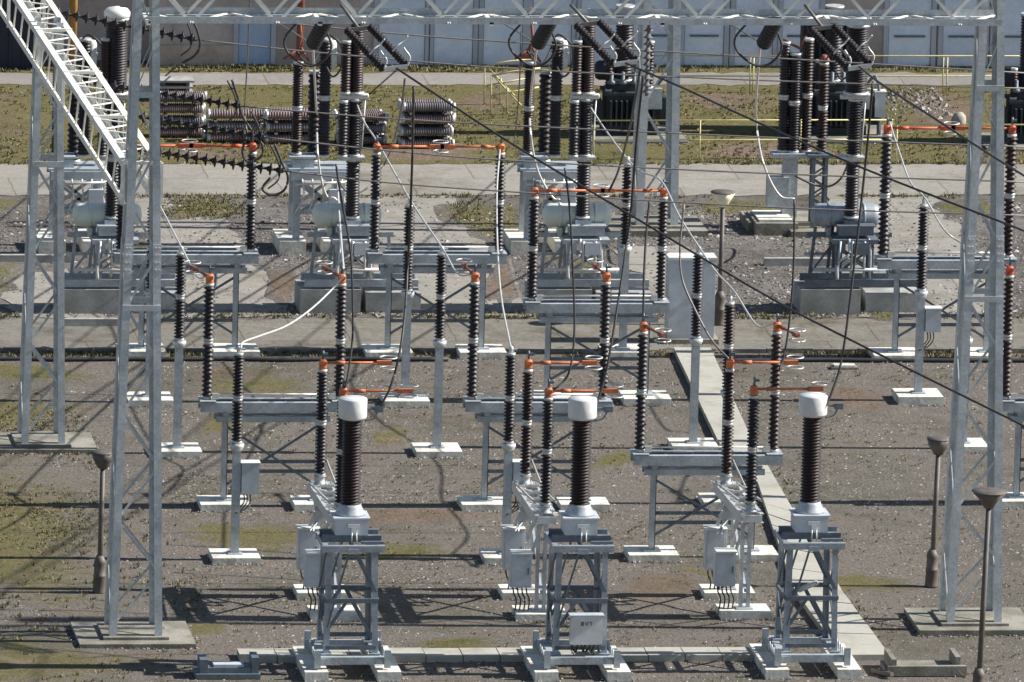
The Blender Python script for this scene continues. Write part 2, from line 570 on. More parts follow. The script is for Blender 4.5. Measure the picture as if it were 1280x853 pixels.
def sheet(name, corners, z, mt, wob=0.0, step=0.35):
    """flat sheet through picture-row corners, with an irregular outline when wob is set"""
    SHEETS[0] += 1
    z = z + SHEETS[0] * 0.00035
    P = [G(*c) for c in corners]
    if wob > 0.2:
        P = chaikin(P, 3)
        c0 = sum(P, Vector()) / len(P)
        ph = [random.uniform(0, 6.28) for _ in range(4)]
        for i, p in enumerate(P):
            a = 6.2832 * i / len(P)
            k = 1 + 0.13 * math.sin(2 * a + ph[0]) + 0.12 * math.sin(3 * a + ph[1]) + 0.10 * math.sin(5 * a + ph[2]) + 0.07 * math.sin(9 * a + ph[3])
            P[i] = c0 + (p - c0) * k
    out = []
    for i, p in enumerate(P):
        q = P[(i + 1) % len(P)]
        n = max(1, int((q - p).length / step)) if wob else 1
        for k in range(n):
            t = p.lerp(q, k / n)
            if 0 < wob <= 0.2:
                t = t + Vector((random.gauss(0, min(wob, 0.12)), random.gauss(0, min(wob * 1.3, 0.16)), 0))
            out.append((t.x, t.y, z))
    mb = MB()
    a = sum((out[i][0] * out[(i + 1) % len(out)][1] - out[(i + 1) % len(out)][0] * out[i][1]) for i in range(len(out)))
    if a < 0:
        out.reverse()
    n = len(out)
    if wob <= 0.2:
        mb.v, mb.f, mb.s = out, [tuple(range(n))], [False]
        return struct(mb.build(name, mt))
    cx, cy = sum(p[0] for p in out) / n, sum(p[1] for p in out) / n
    rings = [1.25, 0.9, 0.5]
    for k in rings:
        mb.v += [(cx + (p[0] - cx) * k, cy + (p[1] - cy) * k, z if k < 1 else z - 0.035) for p in out]
    mb.v.append((cx, cy, z))
    for r in range(2):
        mb.f += [(r * n + i, r * n + (i + 1) % n, (r + 1) * n + (i + 1) % n, (r + 1) * n + i) for i in range(n)]
    mb.f += [(2 * n + i, 2 * n + (i + 1) % n, 3 * n) for i in range(n)]
    mb.s = [False] * len(mb.f)
    o = mb.build(name, mt)
    at = o.data.attributes.new('rim', 'FLOAT', 'POINT')
    at.data.foreach_set('value', [0.0] * n + [0.5] * n + [1.0] * n + [1.2])
    return struct(o)


LX, RX = -500, 1800
sheet('lawn', [(LX, 205), (RX, 205), (RX, 82), (LX, 82)], 0.004, MOSS)
sheet('rubble_ground', [(LX, 397), (RX, 397), (RX, 252), (LX, 252)], 0.004, GREYGRAVEL, 0.18)
sheet('dirt_patch', [(-300, 190), (40, 188), (62, 150), (50, 98), (-300, 100)], 0.008, DIRTM, 0.3)
sheet('dirt_patch', [(1110, 160), (1180, 172), (1240, 150), (1225, 112), (1130, 108)], 0.008, DIRTM, 0.3)
sheet('footpath', [(LX, 107), (RX, 107), (RX, 92), (LX, 92)], 0.012, ROADGREY, 0.05)
sheet('road', [(LX, 245), (RX, 245), (RX, 206), (LX, 206)], 0.012, ROAD, 0.06)
sheet('road', [(LX, 437), (RX, 437), (RX, 399), (LX, 399)], 0.012, INNER, 0.10)
for c in ([(420, 203), (640, 203), (620, 178), (440, 180)], [(840, 200), (1080, 202), (1060, 176), (860, 178)], [(200, 200), (330, 202), (320, 184), (210, 186)], [(840, 140), (980, 145), (970, 112), (850, 112)], [(560, 140), (660, 142), (650, 112), (570, 112)], [(1180, 202), (1290, 203), (1290, 180), (1190, 180)]):
    sheet('dirt_patch', c, 0.008, DIRTM, 0.3)
# paved plates between the two roads
for c in ([(225, 397), (365, 397), (330, 345), (262, 246), (150, 246)], [(470, 397), (665, 397), (640, 350), (560, 246), (425, 246)], [(1075, 397), (1250, 397), (1235, 340), (1170, 246), (1030, 246)], [(830, 397), (920, 397), (860, 310), (770, 310)], [(20, 397), (130, 397), (90, 340), (-20, 340)]):
    sheet('pavement', c, 0.014, ROAD, 0.10)
for c in ([(200, 276), (318, 276), (305, 247), (200, 247)], [(560, 300), (665, 312), (670, 262), (610, 244), (545, 256)], [(955, 300), (1010, 300), (1000, 262), (950, 262)], [(690, 345), (760, 350), (750, 318), (680, 322)], [(130, 330), (215, 335), (190, 300), (120, 300)], [(845, 272), (990, 268), (1010, 250), (850, 247)], [(1180, 276), (1260, 272), (1250, 250), (1170, 250)], [(-150, 275), (40, 270), (40, 247), (-150, 247)], [(-100, 375), (35, 375), (35, 330), (-100, 330)], [(1080, 400), (1120, 402), (1125, 385), (1085, 382)]):
    sheet('turf_patch', c, 0.016, MOSSR, 0.25)
for c in ([(325, 372), (375, 385), (380, 340), (335, 330)], [(610, 385), (650, 385), (640, 325), (605, 330)]):
    sheet('dirt_patch', c, 0.016, DIRTR, 0.25)
# moss and bare earth showing through the gravel
for c in ([(-200, 725), (60, 720), (125, 660), (100, 600), (-200, 590)], [(-200, 560), (90, 545), (120, 510), (60, 490), (-200, 495)], [(-200, 853), (100, 853), (160, 822), (60, 800), (-200, 805)]):
    sheet('moss_patch', c, 0.004, MOSSG, 0.35)
for c in ([(400, 700), (520, 706), (600, 690), (520, 678), (420, 682)], [(840, 735), (900, 730), (890, 705), (830, 712)], [(455, 560), (520, 558), (510, 532), (460, 536)], [(735, 590), (800, 586), (800, 560), (740, 566)], [(1000, 745), (1150, 742), (1140, 716), (1020, 718)], [(220, 800), (290, 795), (280, 775), (230, 778)], [(240, 545), (330, 540), (320, 505), (250, 515)]):
    sheet('moss_patch', c, 0.004, MOSSG, 0.3)

for c in ([(-250, 790), (110, 780), (150, 690), (130, 570), (-250, 570)], [(-250, 870), (140, 870), (180, 815), (60, 790), (-250, 790)], [(200, 690), (420, 690), (400, 655), (220, 650)], [(500, 820), (640, 815), (630, 795), (520, 797)], [(220, 500), (400, 495), (390, 465), (240, 465)], [(-50, 480), (130, 478), (120, 455), (-50, 455)]):
    sheet('moss_patch', c, 0.004, MOSSG, 0.3)
for c in ([(230, 480), (330, 478), (320, 460), (240, 460)], [(380, 660), (640, 655), (620, 635), (400, 635)], [(760, 760), (900, 750), (880, 715), (770, 715)], [(1010, 520), (1120, 520), (1110, 480), (1020, 480)]):
    sheet('dirt_patch', c, 0.004, DIRTG, 0.3)

# slab path running away from the viewer, raised a hand's breadth
pathL = [(1052, 826), (993, 745), (960, 650), (947, 610), (898, 560), (842, 441)]
pathR = [(1112, 826), (1055, 750), (1003, 665), (975, 616), (936, 549), (888, 441)]
mb = MB()
jt = MB()
Ls, Rs = [G(*c) for c in pathL], [G(*c) for c in pathR]
slabs = []
for i in range(len(Ls) - 1):
    n = max(1, round((Ls[i + 1] - Ls[i]).length / 1.0))
    for k in range(n):
        a0, a1 = Ls[i].lerp(Ls[i + 1], k / n), Ls[i].lerp(Ls[i + 1], (k + 1) / n)
        b0, b1 = Rs[i].lerp(Rs[i + 1], k / n), Rs[i].lerp(Rs[i + 1], (k + 1) / n)
        e = 0.012
        q = [a0.lerp(a1, e), b0.lerp(b1, e), b1.lerp(b0, e), a1.lerp(a0, e)]
        h = 0.13 + random.uniform(-0.012, 0.012)
        mb.quadgrid([[(p.x, p.y, 0.0) for p in q], [(p.x, p.y, h + random.uniform(-0.006, 0.006)) for p in q]], smooth=False)
struct(mb.build('slab_path', SLAB))
# pale slab strip along the front
mb = MB()
a, b = G(300, 829), G(950, 829)
n = 14
for k in range(n):
    x0 = a.x + (b.x - a.x) * k / n
    mb.box(x0 + (b.x - a.x) / n / 2, a.y + 0.36, 0.06 + random.uniform(-0.008, 0.008), (b.x - a.x) / n - 0.02, 0.72, 0.15)
struct(mb.build('trench_cover', SLAB))
# low kerb lines by the inner road
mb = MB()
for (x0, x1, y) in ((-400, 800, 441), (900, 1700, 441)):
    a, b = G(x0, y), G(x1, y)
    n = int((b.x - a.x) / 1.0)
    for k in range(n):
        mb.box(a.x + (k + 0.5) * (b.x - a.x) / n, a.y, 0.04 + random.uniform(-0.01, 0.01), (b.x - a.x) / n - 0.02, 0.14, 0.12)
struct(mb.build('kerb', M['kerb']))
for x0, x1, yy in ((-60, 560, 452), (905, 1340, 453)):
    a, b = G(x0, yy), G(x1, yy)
    q = MB().tube(smooth_path([Vector((a.x + (b.x - a.x) * k / 9, a.y + random.uniform(-.06, .06), 0.05)) - a for k in range(10)], 3), 0.05, 8).build('cable_like_shadow_bar', M['ink'], None, a)  # dark bar added in place of a shadow line beside the kerb
    tag(q, 'dark bar added as the shadow line along the kerb of the inner road, %s stretch' % ('left' if x0 < 0 else 'right'), 'shadow bar')

# loose stones over the gravel
def stones(name, poly, count, smin, smax, mt, label, z=0.0, flat=0.6):
    X0, X1 = min(p.x for p in poly), max(p.x for p in poly)
    Y0, Y1 = min(p.y for p in poly), max(p.y for p in poly)
    base = np.array([(1, 0, 0), (0.2, 0.9, 0), (-0.9, 0.3, 0), (-0.4, -0.9, 0), (0.6, -0.7, 0), (0.1, 0.05, 0.9)])
    xs = rng.uniform(X0, X1, count)
    ys = rng.uniform(Y0, Y1, count)
    cl = np.sin(xs * 1.3 + np.sin(ys * .7) * 2) + np.sin(ys * 0.9 + xs * .4) + rng.normal(0, 1.0, count)
    keep = cl > -0.2
    xs, ys = xs[keep], ys[keep]
    count = len(xs)
    s = rng.uniform(smin, smax, count) * rng.choice([1, 1, 1, 1.7], count)
    an = rng.uniform(0, 6.28, count)
    V = np.repeat(base[None], count, 0) * s[:, None, None] * rng.uniform(0.7, 1.3, (count, 6, 3))
    c, sn = np.cos(an)[:, None], np.sin(an)[:, None]
    x = V[:, :, 0] * c - V[:, :, 1] * sn + xs[:, None]
    y = V[:, :, 0] * sn + V[:, :, 1] * c + ys[:, None]
    zz = V[:, :, 2] * flat + z
    V = np.stack([x, y, zz], 2).reshape(-1, 3)
    tri = np.array([(0, 1, 5), (1, 2, 5), (2, 3, 5), (3, 4, 5), (4, 0, 5)])
    Fc = (tri[None] + (np.arange(count) * 6)[:, None, None]).reshape(-1, 3)
    me = bpy.data.meshes.new(name)
    me.from_pydata(V.tolist(), [], Fc.tolist())
    me.materials.append(mt)
    o = bpy.data.objects.new(name, me)
    COL.objects.link(o)
    return stuff(o, label, 'stones')


def island_mat(name, stops, rough=0.9):
    mt = bpy.data.materials.new(name)
    mt.use_nodes = True
    n = mt.node_tree
    ge = n.nodes.new('ShaderNodeNewGeometry')
    rp = n.nodes.new('ShaderNodeValToRGB')
    el = rp.color_ramp.elements
    while len(el) < len(stops):
        el.new(0.5)
    for e, (p_, c_) in zip(el, stops):
        e.position = p_
        e.color = (*c_, 1)
    n.links.new(ge.outputs['Random Per Island'], rp.inputs[0])
    b = n.nodes['Principled BSDF']
    b.inputs['Roughness'].default_value = rough
    n.links.new(rp.outputs[0], b.inputs['Base Color'])
    return mt


STONE = island_mat('loose_stones', [(0.0, (0.08, 0.07, 0.058)), (0.4, (0.14, 0.12, 0.105)), (0.80, (0.24, 0.21, 0.19)), (1.0, (0.50, 0.47, 0.435))])
GRASS = island_mat('grass_tufts', [(0.0, (0.08, 0.088, 0.030)), (0.5, (0.14, 0.128, 0.052)), (0.85, (0.20, 0.162, 0.08)), (1.0, (0.27, 0.225, 0.13))])
stones('gravel_stones', [G(-150, 900), G(1450, 900), G(1300, 450), G(-100, 450)], 110000, 0.009, 0.024, STONE, 'loose grey and pink gravel spread under the front rows of switchgear')
stones('rubble_stones', [G(-100, 395), G(1400, 395), G(1400, 255), G(-100, 255)], 20000, 0.015, 0.05, STONE, 'broken stones strewn between the two concrete roads', 0.012)


def inside(x, y, P):
    c = False
    for i in range(len(P)):
        a, b = P[i], P[i - 1]
        if (a.y > y) != (b.y > y) and x < (b.x - a.x) * (y - a.y) / (b.y - a.y) + a.x:
            c = not c
    return c


def tufts(name, areas, label, z=0.01):
    V, Fc = [], []
    for (corn, cnt, h) in areas:
        P = [G(*c) for c in corn]
        Q = chaikin(P) if len(corn) == 4 and abs(corn[0][0] - corn[1][0]) < 400 else P
        X0, X1 = min(p.x for p in P), max(p.x for p in P)
        Y0, Y1 = min(p.y for p in P), max(p.y for p in P)
        for _ in range(cnt):
            x, y = random.uniform(X0, X1), random.uniform(Y0, Y1)
            if not inside(x, y, Q):
                continue
            if math.sin(x * 1.1 + 2 * math.sin(y * 0.5)) + math.sin(y * 0.8 - x * 0.3) + random.gauss(0, 0.9) < -0.1:
                continue
            for _b in range(5):
                a = random.uniform(0, 6.28)
                r = random.uniform(0.02, 0.07)
                hh = h * random.uniform(0.5, 1.3)
                dx, dy = math.cos(a), math.sin(a)
                i = len(V)
                V += [(x + dx * r - dy * 0.018, y + dy * r + dx * 0.018, z), (x + dx * r + dy * 0.018, y + dy * r - dx * 0.018, z), (x + dx * (r + hh * 0.7), y + dy * (r + hh * 0.7), z + hh)]
                Fc.append((i, i + 1, i + 2))
    me = bpy.data.meshes.new(name)
    me.from_pydata(V, [], Fc)
    me.materials.append(GRASS)
    o = bpy.data.objects.new(name, me)
    COL.objects.link(o)
    return stuff(o, label, 'grass')


tufts('grass', [([(-100, 204), (1400, 204), (1400, 109), (-100, 109)], 9000, 0.055), ([(-100, 91), (1400, 91), (1400, 83), (-100, 83)], 2500, 0.08),
                ([(560, 285), (650, 285), (650, 250), (560, 250)], 700, 0.06), ([(845, 272), (1010, 272), (1010, 248), (845, 248)], 900, 0.06), ([(200, 276), (318, 276), (305, 247), (200, 247)], 600, 0.06),
                ([(-150, 735), (140, 735), (120, 480), (-150, 480)], 6000, 0.045), ([(-60, 448), (1340, 448), (1340, 440), (-60, 440)], 2200, 0.07), ([(835, 441), (890, 441), (1125, 826), (1045, 826)], 700, 0.06), ([(-60, 400), (1340, 400), (1340, 392), (-60, 392)], 1500, 0.07), ([(-60, 249), (1340, 249), (1340, 244), (-60, 244)], 1200, 0.07), ([(-60, 207), (1340, 207), (1340, 203), (-60, 203)], 1200, 0.07), ([(-100, 855), (260, 855), (240, 640), (-100, 560)], 1500, 0.08), ([(200, 853), (1300, 853), (1250, 460), (220, 460)], 5000, 0.035)],
      'short olive grass and moss growing in the verges and through the gravel')

# ------------------------------------------------------------------ post insulators


def post(px, py, ytop, label, box=None, foot=1.0, fh=0.14, por='black'):
    b = G(px, py)
    t = thing('post_insulator', label, 'insulator', b, 'single post insulators on steel columns')
    H = hz(b, ytop)
    hc = H * 0.55
    MB().box(0, 0, fh / 2 - 0.02, foot, foot * 0.95, fh + 0.04).build('footing', M['conc_white'], t)
    c = MB()
    c.box(0, 0, (fh + hc) / 2, 0.165, 0.165, hc - fh)
    c.box(0, 0, fh + 0.014, 0.30, 0.30, 0.025)
    o = c.build('column', M['steel'], t)
    MB().lathe([(0.10, hc - 0.16), (0.15, hc - 0.07), (0.15, hc)], 14).build('column_head', M['steel_light'], o)
    stack(t, 0, 0, hc + 0.004, H - 0.10, 0.125, 0.076, 12, mt=por)
    tm = MB()
    tm.lathe([(0.05, H - 0.10), (0.05, H), (0.03, H + 0.04)], 10)
    tm.box(0.05, 0, H - 0.03, 0.16, 0.05, 0.04)
    tm.build('terminal', M['zinc'], t)
    if box:
        zc, w, h = box
        o = MB().box(0.10 + w / 2, -0.02, zc, w, 0.26, h).build('control_box', M['paint'], t)
        MB().box(0.10 + w / 2, -0.02, zc + h / 2 + 0.012, w + 0.05, 0.31, 0.022).build('lid', M['white'], o)
        k = MB()
        for dx in (0.06, 0.12, 0.19):
            x = 0.10 + dx
            k.tube(smooth_path([(x, -0.03, zc - h / 2), (x + 0.01, -0.04, zc - h / 2 - 0.18), (x - 0.10, -0.03, zc - h / 2 - 0.34), (-0.02, -0.09, zc - h / 2 - 0.42)]), 0.014, 6)
        k.split('cable', M['ink'], o)
    return t


post(221, 567, 310, 'post insulator beside the left near tower, white pad in full view')
post(546, 567, 310, 'post insulator on a tall column, wide white pad clear in mid yard gravel')
post(866, 561, 310, 'post insulator standing on the slab path edge in front of the tall grey kiosk')
post(1203, 561, 310, 'post insulator hidden behind the left leg of the right near tower')
post(186, 503, 250, 'post insulator hidden behind the right leg of the left near tower')
post(506, 504, 250, 'post insulator rising before the closed orange disconnector near the tidy insulator stack')
post(1147, 502, 250, 'grey box post insulator on a raised pad near the right tower', box=(1.85, 0.34, 0.52), fh=0.2)
post(778, 443, 198, 'post insulator in the back row between the white tank and the mid yard tower')
post(293, 700, 435, 'leftmost post insulator with a grey box on its column', box=(1.75, 0.36, 0.65))
post(632, 700, 435, 'post insulator with a grey box on its column near the centre', box=(1.75, 0.34, 0.70))
post(905, 630, 372, 'post insulator partly hidden behind the disconnector at the right end of the slab path', por='brown')

# ------------------------------------------------------------------ disconnectors


def arm_parts(col, head, d, L, mt, ring=True, side=1):
    """orange current arm starting on a column head"""
    d = Vector(d).normalized()
    h = Vector(head)
    a = MB()
    a.tube([h, h + d * L * 0.86], 0.028, 8)
    a.tube([h + d * L * 0.18, h + d * L * 0.32], 0.044, 8)
    a.bar(h + d * L * 0.78, h + d * L, 0.08, 0.09)
    o = a.build('contact_arm', M[mt], col)
    if ring:
        e = h + d * (L * 0.95)
        q = MB()
        u = Vector((-d.y, d.x, 0))
        for s in (-1, 1):
            q = MB()
            q.tube([e + d * 0.16 * math.cos(k * math.pi / 8) * 1.1 + u * 0.17 * math.sin(k * math.pi / 8) + Vector((0, 0, 0.11 * s)) for k in range(17)], 0.014, 6)
            q.build('arcing_ring', M['alu'], o)
    return o


def head_parts(col, x, y, z, mt, fingers=True):
    a = MB()
    a.lathe([(0.075, z), (0.085, z + 0.04), (0.085, z + 0.16), (0.06, z + 0.20)], 12, (x, y, 0))
    a.box(x, y - 0.01, z + 0.13, 0.13, 0.17, 0.07)
    o = a.build('phase_coloured_head', M[mt], col)
    f = MB()
    f.tube([(x, y, z + 0.20), (x, y, z + 0.38)], 0.024, 8)
    f.box(x + 0.04, y, z + 0.31, 0.12, 0.05, 0.05)
    f.build('terminal', M['steel_dark'], o)
    return o


def disconnector(label, xl, xr, ybot, ytop, ygnd, lx, rx, mode, mt='orange', group='two column disconnectors with orange arms', show=(1, 1), armdir=(0, 1, 0), rs=0.125, n=12, por=('black', 'black')):
    """two porcelain columns on a channel beam carried by two braced legs, in line with the picture rows"""
    b = G((lx + rx) / 2, ygnd)
    Y = b.y
    t = thing('disconnector', label, 'disconnector', b, group)
    L = lambda px, py: PY(px, py, Y) - b
    c0, c1 = L(xl, ybot), L(xr, ybot)
    zt = L((xl + xr) / 2, ytop).z
    zb = (c0.z + c1.z) / 2 - 0.12
    l0, l1 = L(lx, ygnd).x, L(rx, ygnd).x
    bm = MB()
    bm.chan((c0.x - 0.16, -0.20, zb - 0.11), (c1.x + 0.16, -0.20, zb - 0.11), 0.13, 0.20, 0.025)
    bm.chan((c0.x - 0.16, 0.20, zb - 0.11), (c1.x + 0.16, 0.20, zb - 0.11), 0.13, 0.20, 0.025, -1)
    for k in range(6):
        bm.box(c0.x + (c1.x - c0.x) * k / 5, 0, zb - 0.11, 0.05, 0.27, 0.14)
    bm.box(c0.x, 0, zb + 0.012, 0.34, 0.56, 0.02)
    bm.box(c1.x, 0, zb + 0.012, 0.34, 0.56, 0.02)
    o = bm.build('upper_beam', M['steel'], t)
    q = MB()
    q.tube([(c0.x + 0.1, -0.10, zb + 0.14), (c1.x - 0.1, -0.10, zb + 0.14)], 0.022, 8)
    q.box(c0.x + 0.16, -0.10, zb + 0.10, 0.14, 0.07, 0.12)
    q.box(c1.x - 0.16, -0.10, zb + 0.10, 0.14, 0.07, 0.12)
    q.build('operating_rod', M['alu'], o)
    q = MB()
    q.chan((l0 - 0.22, -0.16, zb - 0.38), (l1 + 0.22, -0.16, zb - 0.38), 0.10, 0.12, 0.02)
    q.chan((l0 - 0.22, 0.16, zb - 0.38), (l1 + 0.22, 0.16, zb - 0.38), 0.10, 0.12, 0.02, -1)
    for x in (l0, l1):
        q.box(x, 0.0, zb - 0.27, 0.12, 0.42, 0.115)
        q.box(x, 0.0, zb - 0.385, 0.16, 0.22, 0.09)
        q.tube([(x - 0.12, -0.04, zb - 0.32), (x - 0.12, -0.04, zb - 0.20)], 0.02, 6)
    q.build('lower_beam', M['steel'], t)
    for x in (l0, l1):
        q = MB()
        q.ell((x - 0.06, -0.06, 0.15), (x - 0.06, -0.06, zb - 0.44), 0.12, 0.015, (1, 0, 0), (0, 1, 0))
        q.ell((x + 0.06, 0.06, 0.15), (x + 0.06, 0.06, zb - 0.44), 0.12, 0.015, (-1, 0, 0), (0, -1, 0))
        q.box(x, 0, 0.17, 0.34, 0.30, 0.03)
        q.build('leg', M['steel'], t)
        MB().box(x, 0, 0.06, 1.05, 0.95, 0.19).build('footing', M['conc_white'], t)
    q = MB()
    za, zc = 0.45, zb - 0.55
    q.bar((l0, 0.02, za), (l1, 0.02, zc), 0.035, 0.05)
    q.bar((l0, -0.02, zc), (l1, -0.02, za), 0.035, 0.05)
    q.bar((l0, 0.05, zb * 0.42), (l1, 0.05, zb * 0.42), 0.05, 0.07)
    q.bar((l0, 0.05, zb * 0.33), (l1, 0.05, zb * 0.33), 0.05, 0.07)
    q.split('bracing', M['steel_dark'], t)
    heads = []
    for k, c in enumerate((c0, c1)):
        o = stack(t, c.x, 0, zb + 0.025, zt - 0.21, rs, rs * 0.62, n, mt=por[k])
        head_parts(t, c.x, 0, zt - 0.21, mt)
        heads.append((t, (c.x, 0, zt - 0.08)))
    span = c1.x - c0.x
    if mode == 'closed':
        arm_parts(heads[0][0], heads[0][1], (1, 0, 0), span * 0.54, mt)
        arm_parts(heads[1][0], heads[1][1], (-1, 0, 0), span * 0.49, mt, ring=False)
    else:
        for h in heads:
            arm_parts(h[0], h[1], armdir, span * 0.40, 'copper')
    return t


disconnector('closed disconnector with red arm partly behind the left near tower', 151, 313, 309, 178, 443, 176, 293, 'closed', 'red')
disconnector('closed disconnector with orange arm in front of the rear pile of old insulators', 468, 623, 309, 179, 444, 484, 601, 'closed', 'orange')
disconnector('closed disconnector with orange arm in front of the white tank, left of the grey kiosk', 665, 826, 370, 234, 502, 683, 806, 'closed', 'orange')
disconnector('closed disconnector with thin red arm passing behind the right near tower', 1104, 1260, 316, 156, 448, 1118, 1232, 'closed', 'red', rs=0.14, por=('black', 'brown'))
disconnector('open disconnector on a low beam right of the left near tower, arms turned away', 259, 424, 493, 342, 634, 279, 396, 'open', armdir=(-0.25, 1, 0))
disconnector('open disconnector on a low beam in the middle of the yard, arms turned away', 590, 754, 493, 340, 634, 605, 728, 'open', armdir=(-0.1, 1, 0))
disconnector('open disconnector across the slab path, its arms turned towards the viewer', 800, 967, 559, 402, 697, 814, 938, 'open', armdir=(0.25, -1, 0), por=('black', 'brown'))
disconnector('open disconnector cut by the right picture edge behind the right near tower', 1257, 1422, 493, 332, 630, 1270, 1392, 'open', 'red', armdir=(-0.1, 1, 0), por=('brown', 'brown'))


def rail_disconnector(label, xr_, yr, xf, yf, bot_r, bot_f, top_r, top_f, por=('black', 'black')):
    """the same kind of switch set in line with the path: rear and front column, both arms turned to the right"""
    b = G((xr_ + xf) / 2, (yr + yf) / 2)
    t = thing('disconnector', label, 'disconnector', b, 'front disconnectors with arms turned right')
    pr, pf = G(xr_, yr) - b, G(xf, yf) - b
    zr, zf = hz(b + pr, bot_r), hz(b + pf, bot_f)
    zb = (zr + zf) / 2 - 0.14
    zt = (hz(b + pr, top_r) + hz(b + pf, top_f)) / 2
    d = (pf - pr).normalized()
    u = Vector((-d.y, d.x, 0)) * (-1 if -d.y < 0 else 1)
    a0, a1 = pr - d * 0.22, pf + d * 0.22
    up = Vector((0, 0, zb - 0.10))
    q = MB()
    for s in (-0.2, 0.2):
        q.chan(a0 + u * s + up, a1 + u * s + up, 0.08, 0.20, 0.015)
    n = 5
    for k in range(n + 1):
        p = a0.lerp(a1, k / n)
        q.bar(p - u * 0.2 + up, p + u * 0.2 + up, 0.06, 0.14)
    q.build('beam', M['steel_light'], t)
    q = MB()
    for k in range(n):
        p, p2 = a0.lerp(a1, k / n), a0.lerp(a1, (k + 1) / n)
        q.bar(p - u * 0.16 + up + Vector((0, 0, 0.11)), p2 + u * 0.16 + up + Vector((0, 0, 0.11)), 0.04, 0.02)
    for s in (-0.22, 0.22):
        q.tube([pr + u * s + up + Vector((0, 0, 0.12)), pf + u * s + up + Vector((0, 0, 0.32))], 0.025, 6)
    q.tube([pr + u * 0.12 + up + Vector((0, 0, 0.6)), pf - d * 0.5 + u * 0.2 + up + Vector((0, 0, 0.05))], 0.022, 6)
    for s, e in ((-0.22, -0.34), (0.12, -0.14), (-0.05, -0.45)):
        q.tube(smooth_path([pr + u * s + up + Vector((0, 0, 0.15)), pr + d * 0.9 + u * s + up + Vector((0, 0, -0.25)), pr + d * 1.3 + Vector((e, -0.1, 1.5))]), 0.022, 6)
    for k in range(4):
        p = pr.lerp(pf, 0.15 + k * 0.22)
        q.bar(p - u * 0.22 + up + Vector((0, 0, 0.13)), p + u * 0.22 + up + Vector((0, 0, 0.16)), 0.03, 0.05)
    q.split('linkage', M['alu'], t)
    q = MB()
    for k, s in ((0.25, -0.1), (0.5, 0.1), (0.72, -0.05)):
        p = pr.lerp(pf, k)
        q.bar(p + u * s + up - Vector((0, 0, 0.1)), p + u * (s - 0.2) + up - Vector((0, 0, 0.62)), 0.06, 0.09)
    p = pr.lerp(pf, 0.4)
    q.bar(p - u * 0.3 + up - Vector((0, 0, 0.32)), p + u * 0.3 + up - Vector((0, 0, 0.32)), 0.12, 0.2)
    q.split('lever', M['steel_light'], t)
    legs = [pr + d * 0.42, pf - d * 0.42]
    for p in legs:
        q = MB()
        for s in (-0.075, 0.075):
            q.chan(p + u * s + Vector((0, 0, 0.15)) + Vector((0.0001, 0, 0)), p + u * s + Vector((0, 0, zb - 0.20)), 0.001, 0.001) if False else None
            c = p + u * s
            q.ell((c.x - 0.035, c.y - 0.06, 0.15), (c.x - 0.035, c.y - 0.06, zb - 0.20), 0.075, 0.012, (1, 0, 0), (0, 1, 0))
        for k in range(6):
            z = 0.3 + k * (zb - 0.6) / 5
            q.box(p.x, p.y - 0.02, z, 0.18, 0.03, 0.06)
        q.box(p.x, p.y, 0.165, 0.34, 0.32, 0.025)
        q.build('leg', M['steel'], t)
        MB().box(p.x, p.y, 0.06, 1.05, 0.85, 0.18).build('footing', M['conc_white'], t)
    q = MB()
    q.bar(legs[0] + Vector((0, 0, 0.5)), legs[1] + Vector((0, 0, zb - 0.3)), 0.05)
    q.bar(legs[1] + Vector((0.03, 0, 0.5)), legs[0] + Vector((0.03, 0, zb - 0.3)), 0.05)
    q.split('bracing', M['steel'], t)
    for p, z, pm in ((pr, zr, por[0]), (pf, zf, por[1])):
        f = MB().lathe([(0.13, zb), (0.13, zb + 0.03), (0.09, zb + 0.05), (0.09, zb + 0.15), (0.13, zb + 0.17)], 12, (p.x, p.y, 0)).build('bearing', M['steel'], t)
        o = stack(t, p.x, p.y, zb + 0.172, zt - 0.21, 0.125, 0.078, 14, mt=pm)
        head_parts(t, p.x, p.y, zt - 0.21, 'orange')
        arm_parts(t, (p.x, p.y, zt - 0.08), (1, 0, 0), 1.42, 'orange')
    # two drive cabinets hung on the left of the frame
    for p, zc, w, h, dx in ((legs[0], 1.02, 0.42, 0.85, -0.30), (legs[1], 1.02, 0.42, 0.70, -0.44)):
        c = p + Vector((dx, -0.10, 0))
        o = MB().box(c.x, c.y, zc, w, 0.34, h).build('drive_cabinet', M['paint'], t)
        MB().box(c.x, c.y, zc + h / 2 + 0.014, w + 0.05, 0.40, 0.025).build('lid', M['white'], o)
        MB().box(c.x + w / 2 - 0.06, c.y - 0.185, zc, 0.025, 0.03, 0.14).build('handle', M['steel_dark'], o)
        MB().box(c.x - 0.005, c.y - 0.174, zc, w - 0.07, 0.012, h - 0.10).build('door', M['paint'], o)
        k = MB()
        for i in range(4):
            x = c.x - 0.14 + i * 0.09
            k.tube(smooth_path([(x, c.y - 0.03, zc - h / 2), (x + 0.02, c.y - 0.05, zc - h / 2 - 0.15), (x + 0.08, c.y, zc - h / 2 - 0.30), (x + 0.05, c.y + 0.05, 0.02)]), 0.016, 6)
        k.split('cable', M['ink'], o)
    return t


rail_disconnector('front disconnector behind the left current transformer, both orange arms turned right', 397, 739, 422, 777, 597, 633, 449, 484)
rail_disconnector('front disconnector behind the middle current transformer, both orange arms turned right', 653, 739, 678, 777, 597, 633, 449, 484, por=('brown', 'black'))
rail_disconnector('front disconnector beside slab path behind the right current transformer, arms turned right', 904, 739, 934, 775, 597, 631, 449, 481, por=('brown', 'black'))

